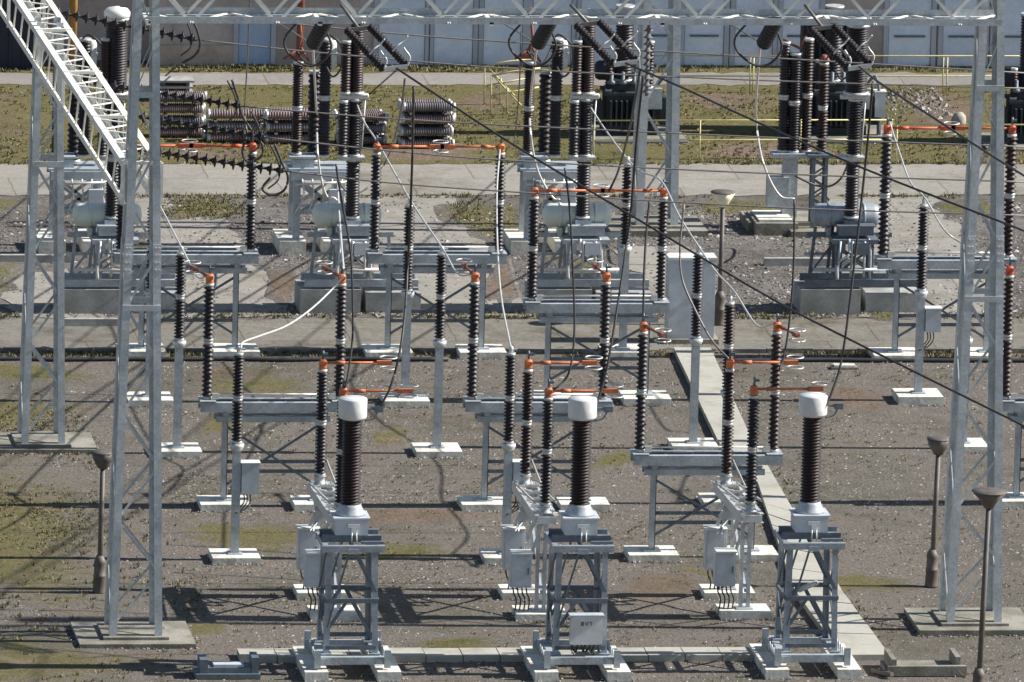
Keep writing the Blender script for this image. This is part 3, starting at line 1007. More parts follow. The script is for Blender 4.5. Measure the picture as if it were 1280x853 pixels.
# ------------------------------------------------------------------ current transformers
FONT = {'X': [[(0, 0), (1, 1.4)], [(1, 0), (0, 1.4)]], 'V': [[(0, 1.4), (0.5, 0)], [(0.5, 0), (1, 1.4)]], '1': [[(0.6, 0), (0.6, 1.4)], [(0.6, 1.4), (0.2, 1.05)]], 'L': [[(0, 0), (0, 1.4)], [(0, 0), (0.9, 0)]],
        '2': [[(0, 0), (1, 0)], [(0, 0), (1, 0.9)], [(1, 0.9), (0.9, 1.35)], [(0.9, 1.35), (0.1, 1.35)], [(0.1, 1.35), (0, 1.0)]], 'Y': [[(0, 1.4), (0.5, 0.7)], [(1, 1.4), (0.5, 0.7)], [(0.5, 0.7), (0.5, 0)]]}


def lettering(parent, text, x, y, z, s):
    q = MB()
    for i, ch in enumerate(text):
        for (a, b) in FONT[ch]:
            q.bar((x + (i * 1.5 + a[0]) * s, y, z + a[1] * s), (x + (i * 1.5 + b[0]) * s, y, z + b[1] * s), 0.006, 0.30 * s)
    return q.build('lettering', M['ink'], parent)


def current_transformer(px, py, ycap, label, cabinet=False, gauge=False):
    b = G(px, py)
    t = thing('current_transformer', label, 'transformer', b, 'front current transformers with white caps')
    k = hz(b, ycap) / 5.62          # overall height against the drawing below
    Z = lambda z: z * k
    # concrete bearers with the steel base frame
    for s in (-1, 1):
        MB().box(s * 0.83, 0, 0.06, 0.54, 2.35, 0.28).build('footing', M['conc_white'], t)
    q = MB()
    for y in (-0.86, 0.62):
        q.chan((-0.86, y, 0.37), (0.86, y, 0.37), 0.14, 0.15, 0.02)
    for s in (-1, 1):
        q.bar((s * 0.62, -0.95, 0.36), (s * 0.62, 0.95, 0.36), 0.16, 0.12)
        q.box(s * 0.80, -0.97, 0.42, 0.14, 0.08, 0.36)
        q.box(s * 0.80, 0.80, 0.42, 0.14, 0.08, 0.36)
        for i in range(6):
            q.tube([(s * 0.80, -0.6 + i * 0.25, 0.25), (s * 0.80, -0.6 + i * 0.25, 0.48)], 0.022, 6)
    q.build('base_frame', M['steel'], t)
    zt = Z(2.68)
    for sx in (-1, 1):
        for sy in (-1, 1):
            q = MB()
            q.ell((sx * 0.62, sy * 0.62, 0.42), (sx * 0.58, sy * 0.58, zt), 0.13, 0.018, (-sx, 0, 0), (0, -sy, 0))
            q.box(sx * 0.56, sy * 0.56, 0.445, 0.24, 0.24, 0.03)
            q.build('leg', M['stand'], t)
    q = MB()
    zm, z0 = Z(1.55), 0.55
    for y in (-0.6, 0.6):
        q.bar((-0.60, y * 1.02, zm), (0.60, y * 1.02, zm), 0.06, 0.09)
        q.bar((-0.55, y * 0.97, zm - 0.55), (-0.08, y * 0.97, zt - 0.14), 0.03, 0.085)
        q.bar((0.55, y * 0.97, zm + 0.15), (0.08, y * 0.97, zt - 0.14), 0.03, 0.085)
        q.bar((-0.08, y * 0.97, zm + 0.02), (-0.56, y * 0.97, z0 + 0.35), 0.03, 0.07)
        q.bar((0.02, y * 0.97, zm - 0.02), (0.57, y * 0.97, z0 + 0.1), 0.03, 0.085)
        q.bar((-0.58, y * 1.0, z0 + 0.02), (0.58, y * 1.0, z0 + 0.02), 0.05, 0.08)
    for s in (-1, 1):
        q.bar((s * 0.6, -0.6, zm), (s * 0.6, 0.6, zm), 0.05, 0.08)
        q.bar((s * 0.6, -0.55, z0), (s * 0.6, 0.55, zm), 0.03, 0.06)
        q.bar((s * 0.6, 0.55, zm), (s * 0.6, -0.55, zt - 0.1), 0.03, 0.06)
    q.split('bracing', M['steel_dark'], t)  # inner members in darker steel, shade inside the stand put into colour
    q = MB()
    for y in (-0.62, 0.62):
        q.chan((-0.70, y, zt - 0.05), (0.72, y, zt - 0.05), 0.12, 0.13, 0.02)
    for s in (-1, 1):
        q.bar((s * 0.62, -0.62, zt - 0.04), (s * 0.62, 0.62, zt - 0.04), 0.12, 0.12)
    q.box(0, -0.67, zt - 0.10, 0.24, 0.05, 0.10)
    q.build('platform', M['stand'], t)
    q = MB()
    for y in (-0.28, 0.28):
        q.chan((-0.66, y, zt + 0.09), (0.68, y, zt + 0.09), 0.12, 0.13, 0.02)
    for y in (-0.5, 0.5):
        q.bar((0.2, y, zt + 0.05), (0.70, y, zt + 0.05), 0.1, 0.05)
    q.split('support_rail', M['steel_dark'], t)
    zb = zt + 0.16
    q = MB()
    q.box(0, 0, zb + 0.16, 0.66, 0.66, 0.32)
    q.box(0, 0, zb + 0.34, 0.74, 0.74, 0.035)
    for x in (-0.26, 0.26):
        q.box(x, -0.26, zb - 0.02, 0.1, 0.12, 0.05)
    o = q.build('base_tank', M['paint'], t)
    q = MB()
    q.box(0.04, -0.355, zb + 0.20, 0.24, 0.05, 0.07)
    q.box(0.04, -0.36, zb + 0.10, 0.10, 0.05, 0.12)
    q.tube([(0.0, -0.38, zb + 0.06), (0.0, -0.38, zb - 0.16)], 0.014, 6)
    q.tube([(0.09, -0.38, zb + 0.06), (0.10, -0.38, zb - 0.16)], 0.014, 6)
    q.build('terminal_box', M['white'], o)
    MB().lathe([(0.315, zb + 0.357), (0.30, zb + 0.40), (0.225, zb + 0.53), (0.215, zb + 0.58)], 24).build('cone', M['steel'], t)
    zi0, zi1 = zb + 0.57, Z(5.20)
    MB().lathe(sheds(zi0, zi1, 0.205, 0.160, 28), 26).build('insulator', M['brown'], t)
    q = MB().lathe([(0.20, zi1 - 0.03), (0.275, zi1 + 0.005), (0.288, zi1 + 0.03), (0.29, Z(5.585)), (0.275, Z(5.61)), (0.0, Z(5.625))], 28, cap=False)
    o = q.build('cap', M['white'], t)
    tr = MB()
    tr.tube([(0.27, 0, zi1 + 0.2), (0.48, -0.02, zi1 + 0.18)], 0.03, 8)
    tr.box(0.52, -0.02, zi1 + 0.18, 0.18, 0.06, 0.12)
    tr.tube(smooth_path([(0.50, -0.02, zi1 + 0.14), (0.42, -0.04, zi1 + 0.0), (0.25, -0.05, zi1 - 0.05)]), 0.018, 6)
    tr.build('terminal', M['steel_dark'], o)
    if cabinet:
        o = MB().box(0.09, -0.76, 0.98, 0.64, 0.22, 0.58).build('cabinet', M['white'], t)
        q = MB()
        for x in (-0.22, 0.40):
            for z in (0.71, 1.25):
                q.box(x, -0.875, z, 0.03, 0.012, 0.03)
        q.box(0.09, -0.76, 1.285, 0.70, 0.26, 0.025)
        q.build('door_trim', M['paint'], o)
        lettering(o, 'XV1', -0.03, -0.876, 1.08, 0.058)
        k = MB()
        for i in range(7):
            x = -0.16 + i * 0.085
            k.tube(smooth_path([(x, -0.76, 0.69), (x + random.uniform(-.03, .03), -0.74, 0.60), (x + random.uniform(-.08, .08), -0.66, 0.50)]), 0.02, 6)
        k.split('cable', M['ink'], o)
    for ch in t.children:
        if ch.name.split('.')[0] in ('footing', 'base_frame', 'leg', 'bracing', 'platform', 'support_rail'):
            for v in ch.data.vertices:
                v.co.x *= 0.88
    if gauge:
        MB().lathe([(0.03, 0), (0.055, 0.02), (0.055, 0.42), (0.03, 0.44)], 12, (-0.26, -0.45, zm + 0.12), (0.95, 0.1, 0.38)).build('ground_arm', M['alu'], t)
    return t


current_transformer(433, 836, 497, 'left current transformer, brown porcelain under a white cap on a steel stand')
current_transformer(719, 836, 497, 'middle current transformer with the white XV1 cabinet on its stand', cabinet=True)
current_transformer(1006, 833, 493, 'right current transformer on a steel stand over the slab path', gauge=True)

# ------------------------------------------------------------------ lattice towers


def tower(px, py, ztop, wb, wt, db, dt, label, slab, lw=0.2, panels=13, splice=True):
    b = G(px, py)
    t = thing('lattice_tower', label, 'tower', b, 'lattice portal towers')
    P = lambda sx, sy, z: Vector((sx * (wb + (wt - wb) * z / ztop) / 2, sy * (db + (dt - db) * z / ztop) / 2, z))
    z0 = 0.12
    for sx in (-1, 1):
        for sy in (-1, 1):
            q = MB()
            q.ell(P(sx, sy, z0), P(sx, sy, ztop), lw, 0.022, (-sx, 0, 0), (0, -sy, 0))
            o = q.build('leg', M['tower'], t)
            if splice:
                f = MB()
                za, zb2 = ztop * 0.56 - 0.6, ztop * 0.56
                c0, c1 = P(sx, sy, za) + Vector((sx * 0.012, sy * 0.012, 0)), P(sx, sy, zb2) + Vector((sx * 0.012, sy * 0.012, 0))
                f.ell(c0, c1, lw + 0.01, 0.018, (-sx, 0, 0), (0, -sy, 0))
                for i in range(4):
                    for j in (0.28, 0.72):
                        p = c0.lerp(c1, (i + 0.5) / 4)
                        f.box(p.x - sx * lw * j, p.y + sy * 0.008, p.z, 0.035, 0.03, 0.035)
                f.build('splice_plate', M['steel_light'], o)
    q = MB()
    for i in range(panels):
        za, zc = z0 + 0.25 + (ztop - 0.5) * i / panels, z0 + 0.25 + (ztop - 0.5) * (i + 1) / panels
        s = 1 if i % 2 == 0 else -1
        for sy in (-1, 1):
            off = Vector((0, -sy * 0.03, 0))
            q.bar(P(-s, sy, za) + Vector((s * 0.06, 0, 0)) + off, P(s, sy, zc) - Vector((s * 0.06, 0, 0)) + off, 0.018, 0.048)
            g0 = P(s, sy, zc) + off
            q.box(g0.x - s * 0.09, g0.y, g0.z, 0.13, 0.012, 0.16)
        for sx in (-1, 1):
            off = Vector((-sx * 0.03, 0, 0))
            q.bar(P(sx, -s, za) + Vector((0, s * 0.06, 0)) + off, P(sx, s, zc) - Vector((0, s * 0.06, 0)) + off, 0.018, 0.048)
        if i in (5, 9):
            for sy in (-1, 1):
                q.bar(P(-1, sy, zc), P(1, sy, zc), 0.03, 0.12)
    q.build('lacing', M['tower'], t)
    w, d, h = slab
    MB().box(0, 0, 0.0, w, d, h * 2).build('footing', M['conc'], t)
    MB().box(0, 0, h + 0.03, wb + 0.25, db + 0.25, 0.06).build('base_plate', M['conc'], t)
    return t, b


TL, bl = tower(166, 797, 14.6, 1.08, 0.42, 1.15, 0.5, 'near lattice tower on the left, its concrete slab in full view', (2.35, 2.1, 0.10), lw=0.155)
TR, br = tower(1212, 781, 14.6, 1.14, 0.40, 1.15, 0.5, 'near lattice tower on the right carrying the end of the overhead beam', (2.4, 2.1, 0.12), lw=0.155)
FLb = G(52, 557)
ztopF = hz(FLb, 25)
tower(51, 557, ztopF, 0.94, 0.56, 1.15, 0.7, 'far lattice tower at the left edge under the white truss', (2.3, 1.8, 0.10), lw=0.145, panels=9, splice=False)
tower(817, 287, 11.2, 1.0, 0.72, 1.1, 0.7, 'mid yard lattice tower behind the white tank, on a flat concrete base', (2.3, 1.9, 0.15), lw=0.18, panels=8, splice=False)


def truss(name, label, A, B, up_h, side, bays, mt, chord=0.1, web=0.05, name_ch='chord', alt=True):
    """box truss: A and B are the mid points of the bottom face"""
    d = (B - A).normalized()
    u = d.cross(Vector((0, 0, 1))).normalized() * side / 2
    up = Vector((0, 0, up_h))
    L = B - A
    t = thing(name, label, 'beam', A)
    C = lambda s, h, k: L * k + u * s + up * h
    dn = (0, 0, 1)
    for s in (-1, 1):
        for h in (0, 1):
            q = MB()
            uu = -u.normalized() * s
            vv = Vector((0, 0, 1 if h == 0 else -1))
            q.ell(C(s, h, 0), C(s, h, 1), chord, 0.014, uu, vv)
            q.build(name_ch, M[mt], t)
    q = MB()
    for i in range(bays):
        a, b, mid = i / bays, (i + 1) / bays, (i + 0.5) / bays
        for s in (-1, 1):
            ins = -u.normalized() * s * 0.03
            if alt:
                q.bar(C(s, 1, a) + ins, C(s, 0, mid) + ins, web * 0.6, web * 1.8)
                continue
            q.bar(C(s, 1, a) + ins, C(s, 0, mid) + ins, web * 0.4, web)
            q.bar(C(s, 0, mid) + ins, C(s, 1, b) + ins, web * 0.4, web)
        for h in ((1,) if alt else (0, 1)):
            off = Vector((0, 0, 0.03 if h == 0 else -0.03))
            q.bar(C(-1, h, a) + off, C(1, h, mid) + off, web, web * 0.4)
            q.bar(C(1, h, mid) + off, C(-1, h, b) + off, web, web * 0.4)
            if i % (4 if alt else 2) == 0:
                q.bar(C(-1, h, a), C(1, h, a), web * 1.3, web * 1.3)
        if alt and i % 8 == 0:
            for s in (-1, 1):
                q.bar(C(s, 0, a), C(s, 1, a), web * 1.4, web * 1.4)
    q.build('lacing', M['truss'], t)  # lacing whitened in colour for the sun on its bars
    return t


# overhead beam between the two near towers
zbm = (PY(640, 25, bl.y).z)
A = Vector((bl.x, bl.y, zbm))
B = Vector((br.x, bl.y, zbm))
truss('overhead_beam', 'grey lattice beam spanning between the two near towers across the top', A, B, 0.95, 1.05, 10, 'tower', 0.14, 0.062, alt=False)
YB = bl.y
# pale truss running from the near left tower away over the far left tower
zt_n = PY(160, 205, bl.y).z - 0.85
dirT = (FLb - bl)
dirT.z = 0
A = Vector((bl.x, bl.y, zt_n)) + dirT.normalized() * 0.1
zf_t = hz(FLb, 30) - 0.85
B = Vector((FLb.x, FLb.y, zf_t)) + (dirT * 0.9)
B.z = zf_t + (zf_t - zt_n) * 0.9
truss('pale_truss', 'lattice truss coloured white for the sunlight, running away at the upper left', A, B, 0.85, 0.78, 24, 'truss', 0.13, 0.05)
def on_truss(k, s=0.39, h=0.4):
    d = dirT.normalized()
    u = d.cross(Vector((0, 0, 1))).normalized()
    p = Vector((bl.x, bl.y, zt_n)) + dirT * k + u * s + Vector((0, 0, h))
    p.z = zt_n + (zf_t - zt_n) * k + h
    return p

# ------------------------------------------------------------------ rear switchgear


def breaker(dx, label, thick=False, dark=False, ytop=25):  # dark: shade over this unit is put into its steel colours
    b = G(431 + dx, 388)
    Y = b.y
    t = thing('air_blast_breaker', label, 'breaker', b, 'rear breakers with horizontal tanks')
    L = lambda px, py: PY(px + dx, py, Y) - b
    # concrete blocks and base beam
    for (x0, x1, y0, dy) in ((372, 448, 357, 0.1), (455, 524, 363, 0.25)):
        a, c = L(x0, 396), L(x1, y0)
        MB().box((a.x + c.x) / 2, dy, c.z / 2 - 0.03, c.x - a.x, 1.2, c.z + 0.06).build('concrete_block', M['conc_block'], t)
    zb = L(440, 357).z + 0.03
    x0, x1 = L(378, 357).x, L(520, 357).x
    q = MB()
    for y in (-0.35, 0.35):
        q.chan((x0, y, zb + 0.10), (x1, y, zb + 0.10), 0.12, 0.16, 0.02)
    q.split('base_beam', M['steel_dark' if dark else 'steel'], t)
    zs = L(440, 300).z
    st = MB()
    xs0, xs1 = L(419, 300).x, L(466, 300).x
    for x in (xs0, xs1):
        for y in (-0.32, 0.32):
            st.ell((x, y, zb + 0.18), (x, y, zs), 0.14, 0.015, (1 if x < 0.1 else -1, 0, 0), (0, 1 if y < 0 else -1, 0))
    for y in (-0.32, 0.32):
        st.bar((xs0, y, zb + 0.3), (xs1, y, zs - 0.1), 0.05)
        st.bar((xs1, y, zb + 0.3), (xs0, y, zs - 0.1), 0.05)
    st.box((xs0 + xs1) / 2, 0, zs + 0.03, xs1 - xs0 + 0.2, 0.85, 0.10)
    st.build('stand', M['steel_dark' if dark else 'steel'], t)
    zk = L(440, 276).z
    cx = L(440, 276).x
    q = MB()
    q.box(cx + 0.08, -0.1, zk - 0.19, 0.80, 0.42, 0.20)
    q.box(cx + 0.08, -0.1, zk - 0.075, 0.88, 0.46, 0.03)
    q.box(cx, 0, zk - 0.01, 0.36, 0.34, 0.10)
    q.build('valve_chest', M['steel' if not dark else 'steel_dark'], t)
    q = MB()
    q.box(cx + 0.18, -0.34, zs - 0.12, 0.34, 0.28, 0.28)
    q.box(cx - 0.28, -0.28, zs - 0.10, 0.22, 0.22, 0.30)
    q.split('control_box', M['paint' if not dark else 'steel_dark'], t)
    pp = M['alu' if not dark else 'steel']
    q = MB()
    q.tube([(x0 + 0.2, -0.42, zb + 0.42), (x1 - 0.7, -0.42, zb + 0.42)], 0.045, 8)
    q.tube([(x0 + 0.1, 0.42, zb + 0.62), (xs0, 0.42, zb + 0.62)], 0.04, 8)
    q.tube(smooth_path([(cx - 0.1, -0.40, zs + 0.1), (cx - 0.1, -0.46, zs - 0.25), (cx - 0.35, -0.46, zs - 0.45), (cx - 0.35, -0.46, zb + 0.2)]), 0.035, 8)
    q.tube(smooth_path([(cx + 0.36, -0.36, zs + 0.1), (cx + 0.40, -0.40, zs - 0.2), (cx + 0.40, -0.42, zb + 0.2)]), 0.03, 8)
    for k in range(3):
        q.tube([(cx - 0.34 + k * 0.30, -0.43, zb + 0.25), (cx - 0.30 + k * 0.28, -0.43, zs + 0.05)], 0.03, 8)
    q.split('pipe', pp, t)
    q = MB()
    for x in (xs0 - 0.5, xs0 - 0.1):
        q.bar((x, 0.30, zb + 0.2), (x + 0.1, 0.30, zk - 0.2), 0.07)
    q.bar((xs0 - 0.6, 0.30, zs + 0.06), (xs1 + 0.5, 0.30, zs + 0.06), 0.08, 0.10)
    q.bar((xs0 - 0.5, 0.25, zb + 0.2), (xs0 + 0.1, 0.25, zs), 0.045)
    q.bar((xs1 + 0.45, 0.30, zb + 0.2), (xs1 + 0.40, 0.30, zs), 0.07)
    q.split('strut', M['steel' if not dark else 'steel_dark'], t)
    # tank
    z = L(435, 272).z
    xa, xb = L(392, 272).x, L(479, 272).x
    r = 0.27
    pr = [(0.02, 0), (r * 0.6, 0.03), (r * 0.9, 0.09), (r, 0.18), (r, xb - xa - 0.18), (r * 0.9, xb - xa - 0.09), (r * 0.6, xb - xa - 0.03), (0.02, xb - xa)]
    MB().lathe(pr, 24, (xa, 0.30, z), (1, 0, 0)).build('air_tank', M['tank' if not dark else 'stand'], t)
    q = MB()
    for k in (0.25, 0.75):
        x = xa + (xb - xa) * k
        q.lathe([(r + 0.012, -0.03), (r + 0.012, 0.03)], 24, (x, 0.30, z), (1, 0, 0))
        q.box(x, 0.30, z - r - 0.1, 0.1, 0.3, 0.2)
    q.split('tank_strap', M['tank' if not dark else 'stand'], t)
    # insulator column
    z1, z2, z3, z4 = zk + 0.06, L(442, 198).z, L(446, 123).z, L(447, ytop).z
    rs = 0.165
    stack(t, cx, 0, z1, z2, rs, rs * 0.80, 19, 1, 'black', seg=22)
    stack(t, cx + 0.01, 0, z2 + 0.05, z3, rs if not thick else rs * 1.1, rs * 0.80, 19, 1, 'black', seg=22)
    rt = 0.26 if thick else 0.165
    stack(t, cx + 0.02, 0, z3 + 0.10, z4, rt, rt * 0.86, 28, 1, 'brown' if not thick else 'black', seg=26)
    if not dark:
        stack(t, cx - 0.27, -0.12, z2 + 0.05, z3 - 0.02, 0.12, 0.09, 16, 1, 'black')
        stack(t, cx - 0.24, -0.12, z3 + 0.12, z4 - 0.45, 0.12, 0.09, 17, 1, 'brown')
    q = MB()
    q.box(cx - 0.05, 0, z2 + 0.02, 0.60, 0.34, 0.06)
    q.box(cx + 0.05, 0, z3 + 0.05, 0.62 if thick else 0.46, 0.3, 0.09)
    q.tube([(cx - 0.35, -0.1, z3 + 0.05), (cx + 0.3, 0, z3 + 0.05)], 0.06, 10)
    q.tube([(cx + 0.16, -0.1, z2 + 0.1), (cx + 0.22, -0.12, z3)], 0.02, 6)
    q.split('coupling', M['zinc'], t)
    MB().lathe([(rt, z4), (rt * 1.15, z4 + 0.04), (rt * 1.15, z4 + 0.13), (rt * 0.9, z4 + 0.21), (0.02, z4 + 0.26)], 24, (cx + 0.02, 0, 0)).build('cap', M['white'], t)
    return t, b


breaker(-300, 'rear breaker seen through the left near tower, thick insulator with a white domed cap', thick=True, ytop=22)
breaker(0, 'rear breaker with white tank right of the platform left of centre')
breaker(288, 'rear breaker with the long white tank fully visible, left of the mid yard tower')
breaker(624, 'dark rear breaker with a thick stacked insulator left of the red disconnector arm', thick=True, dark=True, ytop=30)


def platform_switch(dx, label):
    b = G(394 + dx, 312)
    Y = b.y
    t = thing('platform_disconnector', label, 'disconnector', b, 'rear disconnectors on platforms')
    L = lambda px, py: PY(px + dx, py, Y) - b
    zp = L(395, 213).z
    x0, x1 = L(361, 213).x, L(432, 213).x
    for s, x in ((-1, x0 + 0.15), (1, x1 - 0.15)):
        for y in (-0.45, 0.45):
            q = MB()
            q.chan((x, y, 0.2), (x + 0.0001, y, zp - 0.12), 0.1, 0.1) if False else q.box(x, y, (0.2 + zp - 0.12) / 2, 0.16, 0.12, zp - 0.32)
            q.build('leg', M['steel'], t)
        MB().box(x - 0.1, 0, 0.16, 0.62, 1.5, 0.36).build('footing', M['conc_white'], t)
    q = MB()
    for y in (-0.45, 0.45):
        q.bar((x0 + 0.15, y, 0.9), (x1 - 0.15, y, zp - 0.2), 0.07)
        q.bar((x1 - 0.15, y, 0.9), (x0 + 0.15, y, zp - 0.2), 0.07)
        q.bar((x0 + 0.1, y, 0.95), (x1 - 0.1, y, 0.95), 0.06)
    q.tube([(x0 + 0.3, -0.5, 1.0), (x1 - 0.2, -0.5, 1.25)], 0.055, 8)
    q.split('bracing', M['steel'], t)
    q = MB()
    for y in (-0.5, 0.5):
        q.chan((x0, y, zp - 0.03), (x1, y, zp - 0.03), 0.12, 0.20, 0.02)
    q.box((x0 + x1) / 2, 0, zp + 0.10, x1 - x0 + 0.1, 1.0, 0.05)
    q.box(x0 + 0.30, -0.1, zp + 0.22, 0.5, 0.5, 0.20)
    q.box(x0 + 0.28, -0.1, zp + 0.36, 0.62, 0.55, 0.05)
    q.build('platform', M['steel'], t)
    q = MB()
    for k in range(5):
        x = x0 + 0.25 + k * (x1 - x0 - 0.4) / 4
        q.tube(smooth_path([(x, -0.56, zp - 0.1), (x + 0.04, -0.6, zp - 0.5), (x + (k - 2) * 0.08, -0.5, zp - 0.95)]), 0.022, 6)
    q.tube([(x0 + 0.1, -0.60, zp - 0.22), (x1, -0.60, zp - 0.16)], 0.03, 8)
    q.split('linkage', M['alu'], t)
    q = MB()
    q.box(x1 - 0.28, -0.64, zp - 0.55, 0.34, 0.22, 0.46)
    q.build('drive_box', M['paint'], t)
    base = zp + 0.13
    for (px, yb, yt, off, un, rs, mt) in ((370, 181, 76, -0.1, 2, 0.13, 'brown'), (404, 196, 48, 0.0, 2, 0.15, 'black'), (434, 190, 52, -0.05, 2, 0.14, 'black')):
        p = L(px, yb)
        zt = L(px, yt).z
        x = p.x
        zz = max(base, p.z) if px != 370 else zp + 0.39
        stack(t, x, off, zz, zt, rs, rs * 0.76, 17, un, mt)
    # capacitor with white body beside the middle column, copper-coloured top fittings
    p = L(396, 92)
    stack(t, p.x, 0.35, base, p.z, 0.16, 0.12, 16, 1, 'black')
    q = MB()
    c = L(414, 88)
    q.lathe([(0.02, 0), (0.11, 0.03), (0.13, 0.1), (0.13, 0.6), (0.10, 0.68), (0.02, 0.7)], 16, (c.x, 0.1, c.z))
    q.lathe([(0.16, 0.34), (0.16, 0.39)], 16, (c.x, 0.1, c.z))
    q.tube([(c.x - 0.25, 0.05, c.z + 0.38), (c.x + 0.05, 0.1, c.z + 0.38)], 0.03, 8)
    q.build('grading_capacitor', M['white'], t)
    q = MB()
    p = L(370, 72)
    q.box(p.x, -0.1, p.z + 0.04, 0.30, 0.12, 0.10)
    q.tube([(p.x - 0.3, -0.1, p.z - 0.02), (p.x, -0.1, p.z + 0.2)], 0.035, 8)
    q.tube([(p.x, -0.1, p.z + 0.1), (p.x + 0.1, -0.12, p.z + 0.5), (p.x + 0.02, -0.12, p.z + 1.2)], 0.035, 8)
    q.tube([(p.x + 0.3, -0.1, p.z - 0.1), (p.x + 0.1, -0.1, p.z + 0.25)], 0.03, 8)
    q.build('contact_head', M['copper'], t)
    q = MB()
    p = L(434, 118)
    q.lathe([(0.02, -0.13), (0.10, -0.08), (0.13, 0), (0.10, 0.08), (0.02, 0.13)], 14, (p.x, -0.05, p.z))
    q.build('corona_ball', M['zinc'], t)
    return t


platform_switch(-300, 'rear platform disconnector half hidden by the left near tower and white truss')
platform_switch(0, 'rear platform disconnector with three dark columns left of centre')
platform_switch(289, 'rear platform disconnector with three dark columns in front of the yellow steps')

# right rear group: three columns on one pillar, and one on a lattice stand
b = G(985, 284)
t = thing('column_cluster', 'cluster of three dark insulator columns on one steel pillar, right of centre', 'insulator', b)
Lc = lambda px, py: PY(px, py, b.y) - b
zp = Lc(990, 192).z
q = MB()
q.box(0, 0, zp / 2 + 0.02, 0.34, 0.30, zp - 0.1)
q.box(0, 0, zp - 0.02, 0.9, 0.5, 0.10)
q.box(-0.30, -0.1, zp * 0.5, 0.5, 0.3, 0.7)
q.build('pillar', M['steel'], t)
MB().box(-0.2, 0, 0.1, 1.7, 1.4, 0.3).build('footing', M['conc'], t)
for px, yt, rs, mt in ((979, 52, 0.13, 'black'), (992, 66, 0.17, 'black'), (1008, 48, 0.13, 'brown')):
    stack(t, Lc(px - 1, 190).x, 0.0, zp + 0.03, Lc(px, yt).z, rs, rs * 0.76, 17, 2, mt)
q = MB()
p = Lc(1000, 66)
q.tube([(Lc(979, 50).x, 0, Lc(979, 50).z), (p.x, 0, p.z + 0.1), (Lc(1008, 46).x, 0, Lc(1008, 46).z)], 0.04, 8)
q.build('busbar', M['copper'], t)
b2 = G(1021, 292)
t = thing('post_on_lattice_stand', 'dark two unit insulator on a narrow lattice stand beside the dark rear breaker', 'insulator', b2)
Lc = lambda px, py: PY(px, py, b2.y) - b2
zp = Lc(1028, 195).z
q = MB()
for sx in (-1, 1):
    for sy in (-1, 1):
        q.ell((sx * 0.19, sy * 0.19, 0.1), (sx * 0.19, sy * 0.19, zp), 0.08, 0.012, (-sx, 0, 0), (0, -sy, 0))
for i in range(7):
    s = 1 if i % 2 else -1
    for sy in (-1, 1):
        q.bar((-s * 0.18, sy * 0.17, 0.15 + i * (zp - 0.2) / 7), (s * 0.18, sy * 0.17, 0.15 + (i + 1) * (zp - 0.2) / 7), 0.02, 0.04)
q.box(0, 0, zp + 0.03, 0.6, 0.5, 0.06)
q.build('lattice_stand', M['steel_dark'], t)
MB().box(0, 0, 0.05, 1.4, 1.2, 0.22).build('footing', M['conc'], t)
stack(t, 0.05, 0, zp + 0.07, Lc(1030, 78).z, 0.14, 0.09, 13, 2, 'brown')
q = MB().lathe([(0.1, 0), (0.14, 0.05), (0.05, 0.18)], 12, (0.05, 0, Lc(1030, 78).z))
q.build('terminal', M['copper'], t)

# dark transformers far back


def power_transformer(px, label, tall=False):
    b = G(px, 168)
    t = thing('power_transformer', label, 'transformer', b, 'dark transformers at the back')
    q = MB()
    q.box(0, 0, 0.65, 1.2, 0.9, 0.8)
    q.box(0, 0, 1.08, 1.32, 1.0, 0.07)
    q.box(-0.15, 0, 1.2, 0.6, 0.6, 0.24)
    for i in range(9):
        q.box(-0.52 + i * 0.13, -0.55, 0.62, 0.04, 0.22, 0.62)
    q.box(0, 0, 0.16, 1.3, 0.9, 0.24)
    q.build('tank', M['dark'], t)
    q = MB()
    q.tube(smooth_path([(-0.7, 0.2, 1.55), (-0.55, 0.0, 1.75), (-0.2, 0.0, 1.7), (0.2, 0.1, 1.45)]), 0.05, 8)
    q.tube(smooth_path([(0.65, -0.3, 1.30), (0.85, -0.4, 1.5), (0.95, -0.5, 1.0), (0.95, -0.5, 0.1)]), 0.04, 8)
    for k in range(3):
        q.lathe([(0.10, 0), (0.10, 0.06), (0.05, 0.10), (0.05, 0.28), (0.02, 0.3)], 10, (-0.5 + k * 0.28, -0.38, 1.32))
    q.split('pipe', M['steel_dark'], t)
    for sx in (-1, 1):
        q = MB()
        for i in range(6):
            q.box(sx * 0.82, -0.45 + i * 0.18, 0.62, 0.22, 0.05, 0.6)
        q.bar((sx * 0.82, -0.5, 0.95), (sx * 0.82, 0.5, 0.95), 0.08)
        q.build('radiator', M['dark'], t)
    MB().lathe([(0.02, 0), (0.2, 0.04), (0.24, 0.12), (0.24, 0.9), (0.2, 0.98), (0.02, 1.02)], 18, (-0.85, 0.2, 1.55), (1, 0, 0)).build('conservator', M['dark'], t)
    MB().box(0.55, -0.58, 1.0, 0.34, 0.2, 0.5).build('control_box', M['steel'], t)
    stack(t, -0.15, 0, 1.33, 3.2, 0.23, 0.19, 24, 1, 'black')
    stack(t, 0.50, 0.1, 1.12, 2.3, 0.12, 0.09, 14, 1, 'black')
    stack(t, -0.55, -0.3, 1.12, 1.9, 0.10, 0.07, 10, 1, 'brown')
    if tall:
        q = MB()
        q.box(-0.25, 0.75, 1.45, 1.15, 0.5, 2.6)
        q.build('cooler_bank', M['dark'], t)
        for i in range(7):
            MB().box(-0.74 + i * 0.165, 0.46, 1.45, 0.05, 0.08, 2.5).build('cooler_fin', M['dark'], t)
    q = MB()
    q.box(0, -0.2, 0.02, 2.6, 2.2, 0.1)
    q.build('footing', M['conc'], t)
    return t


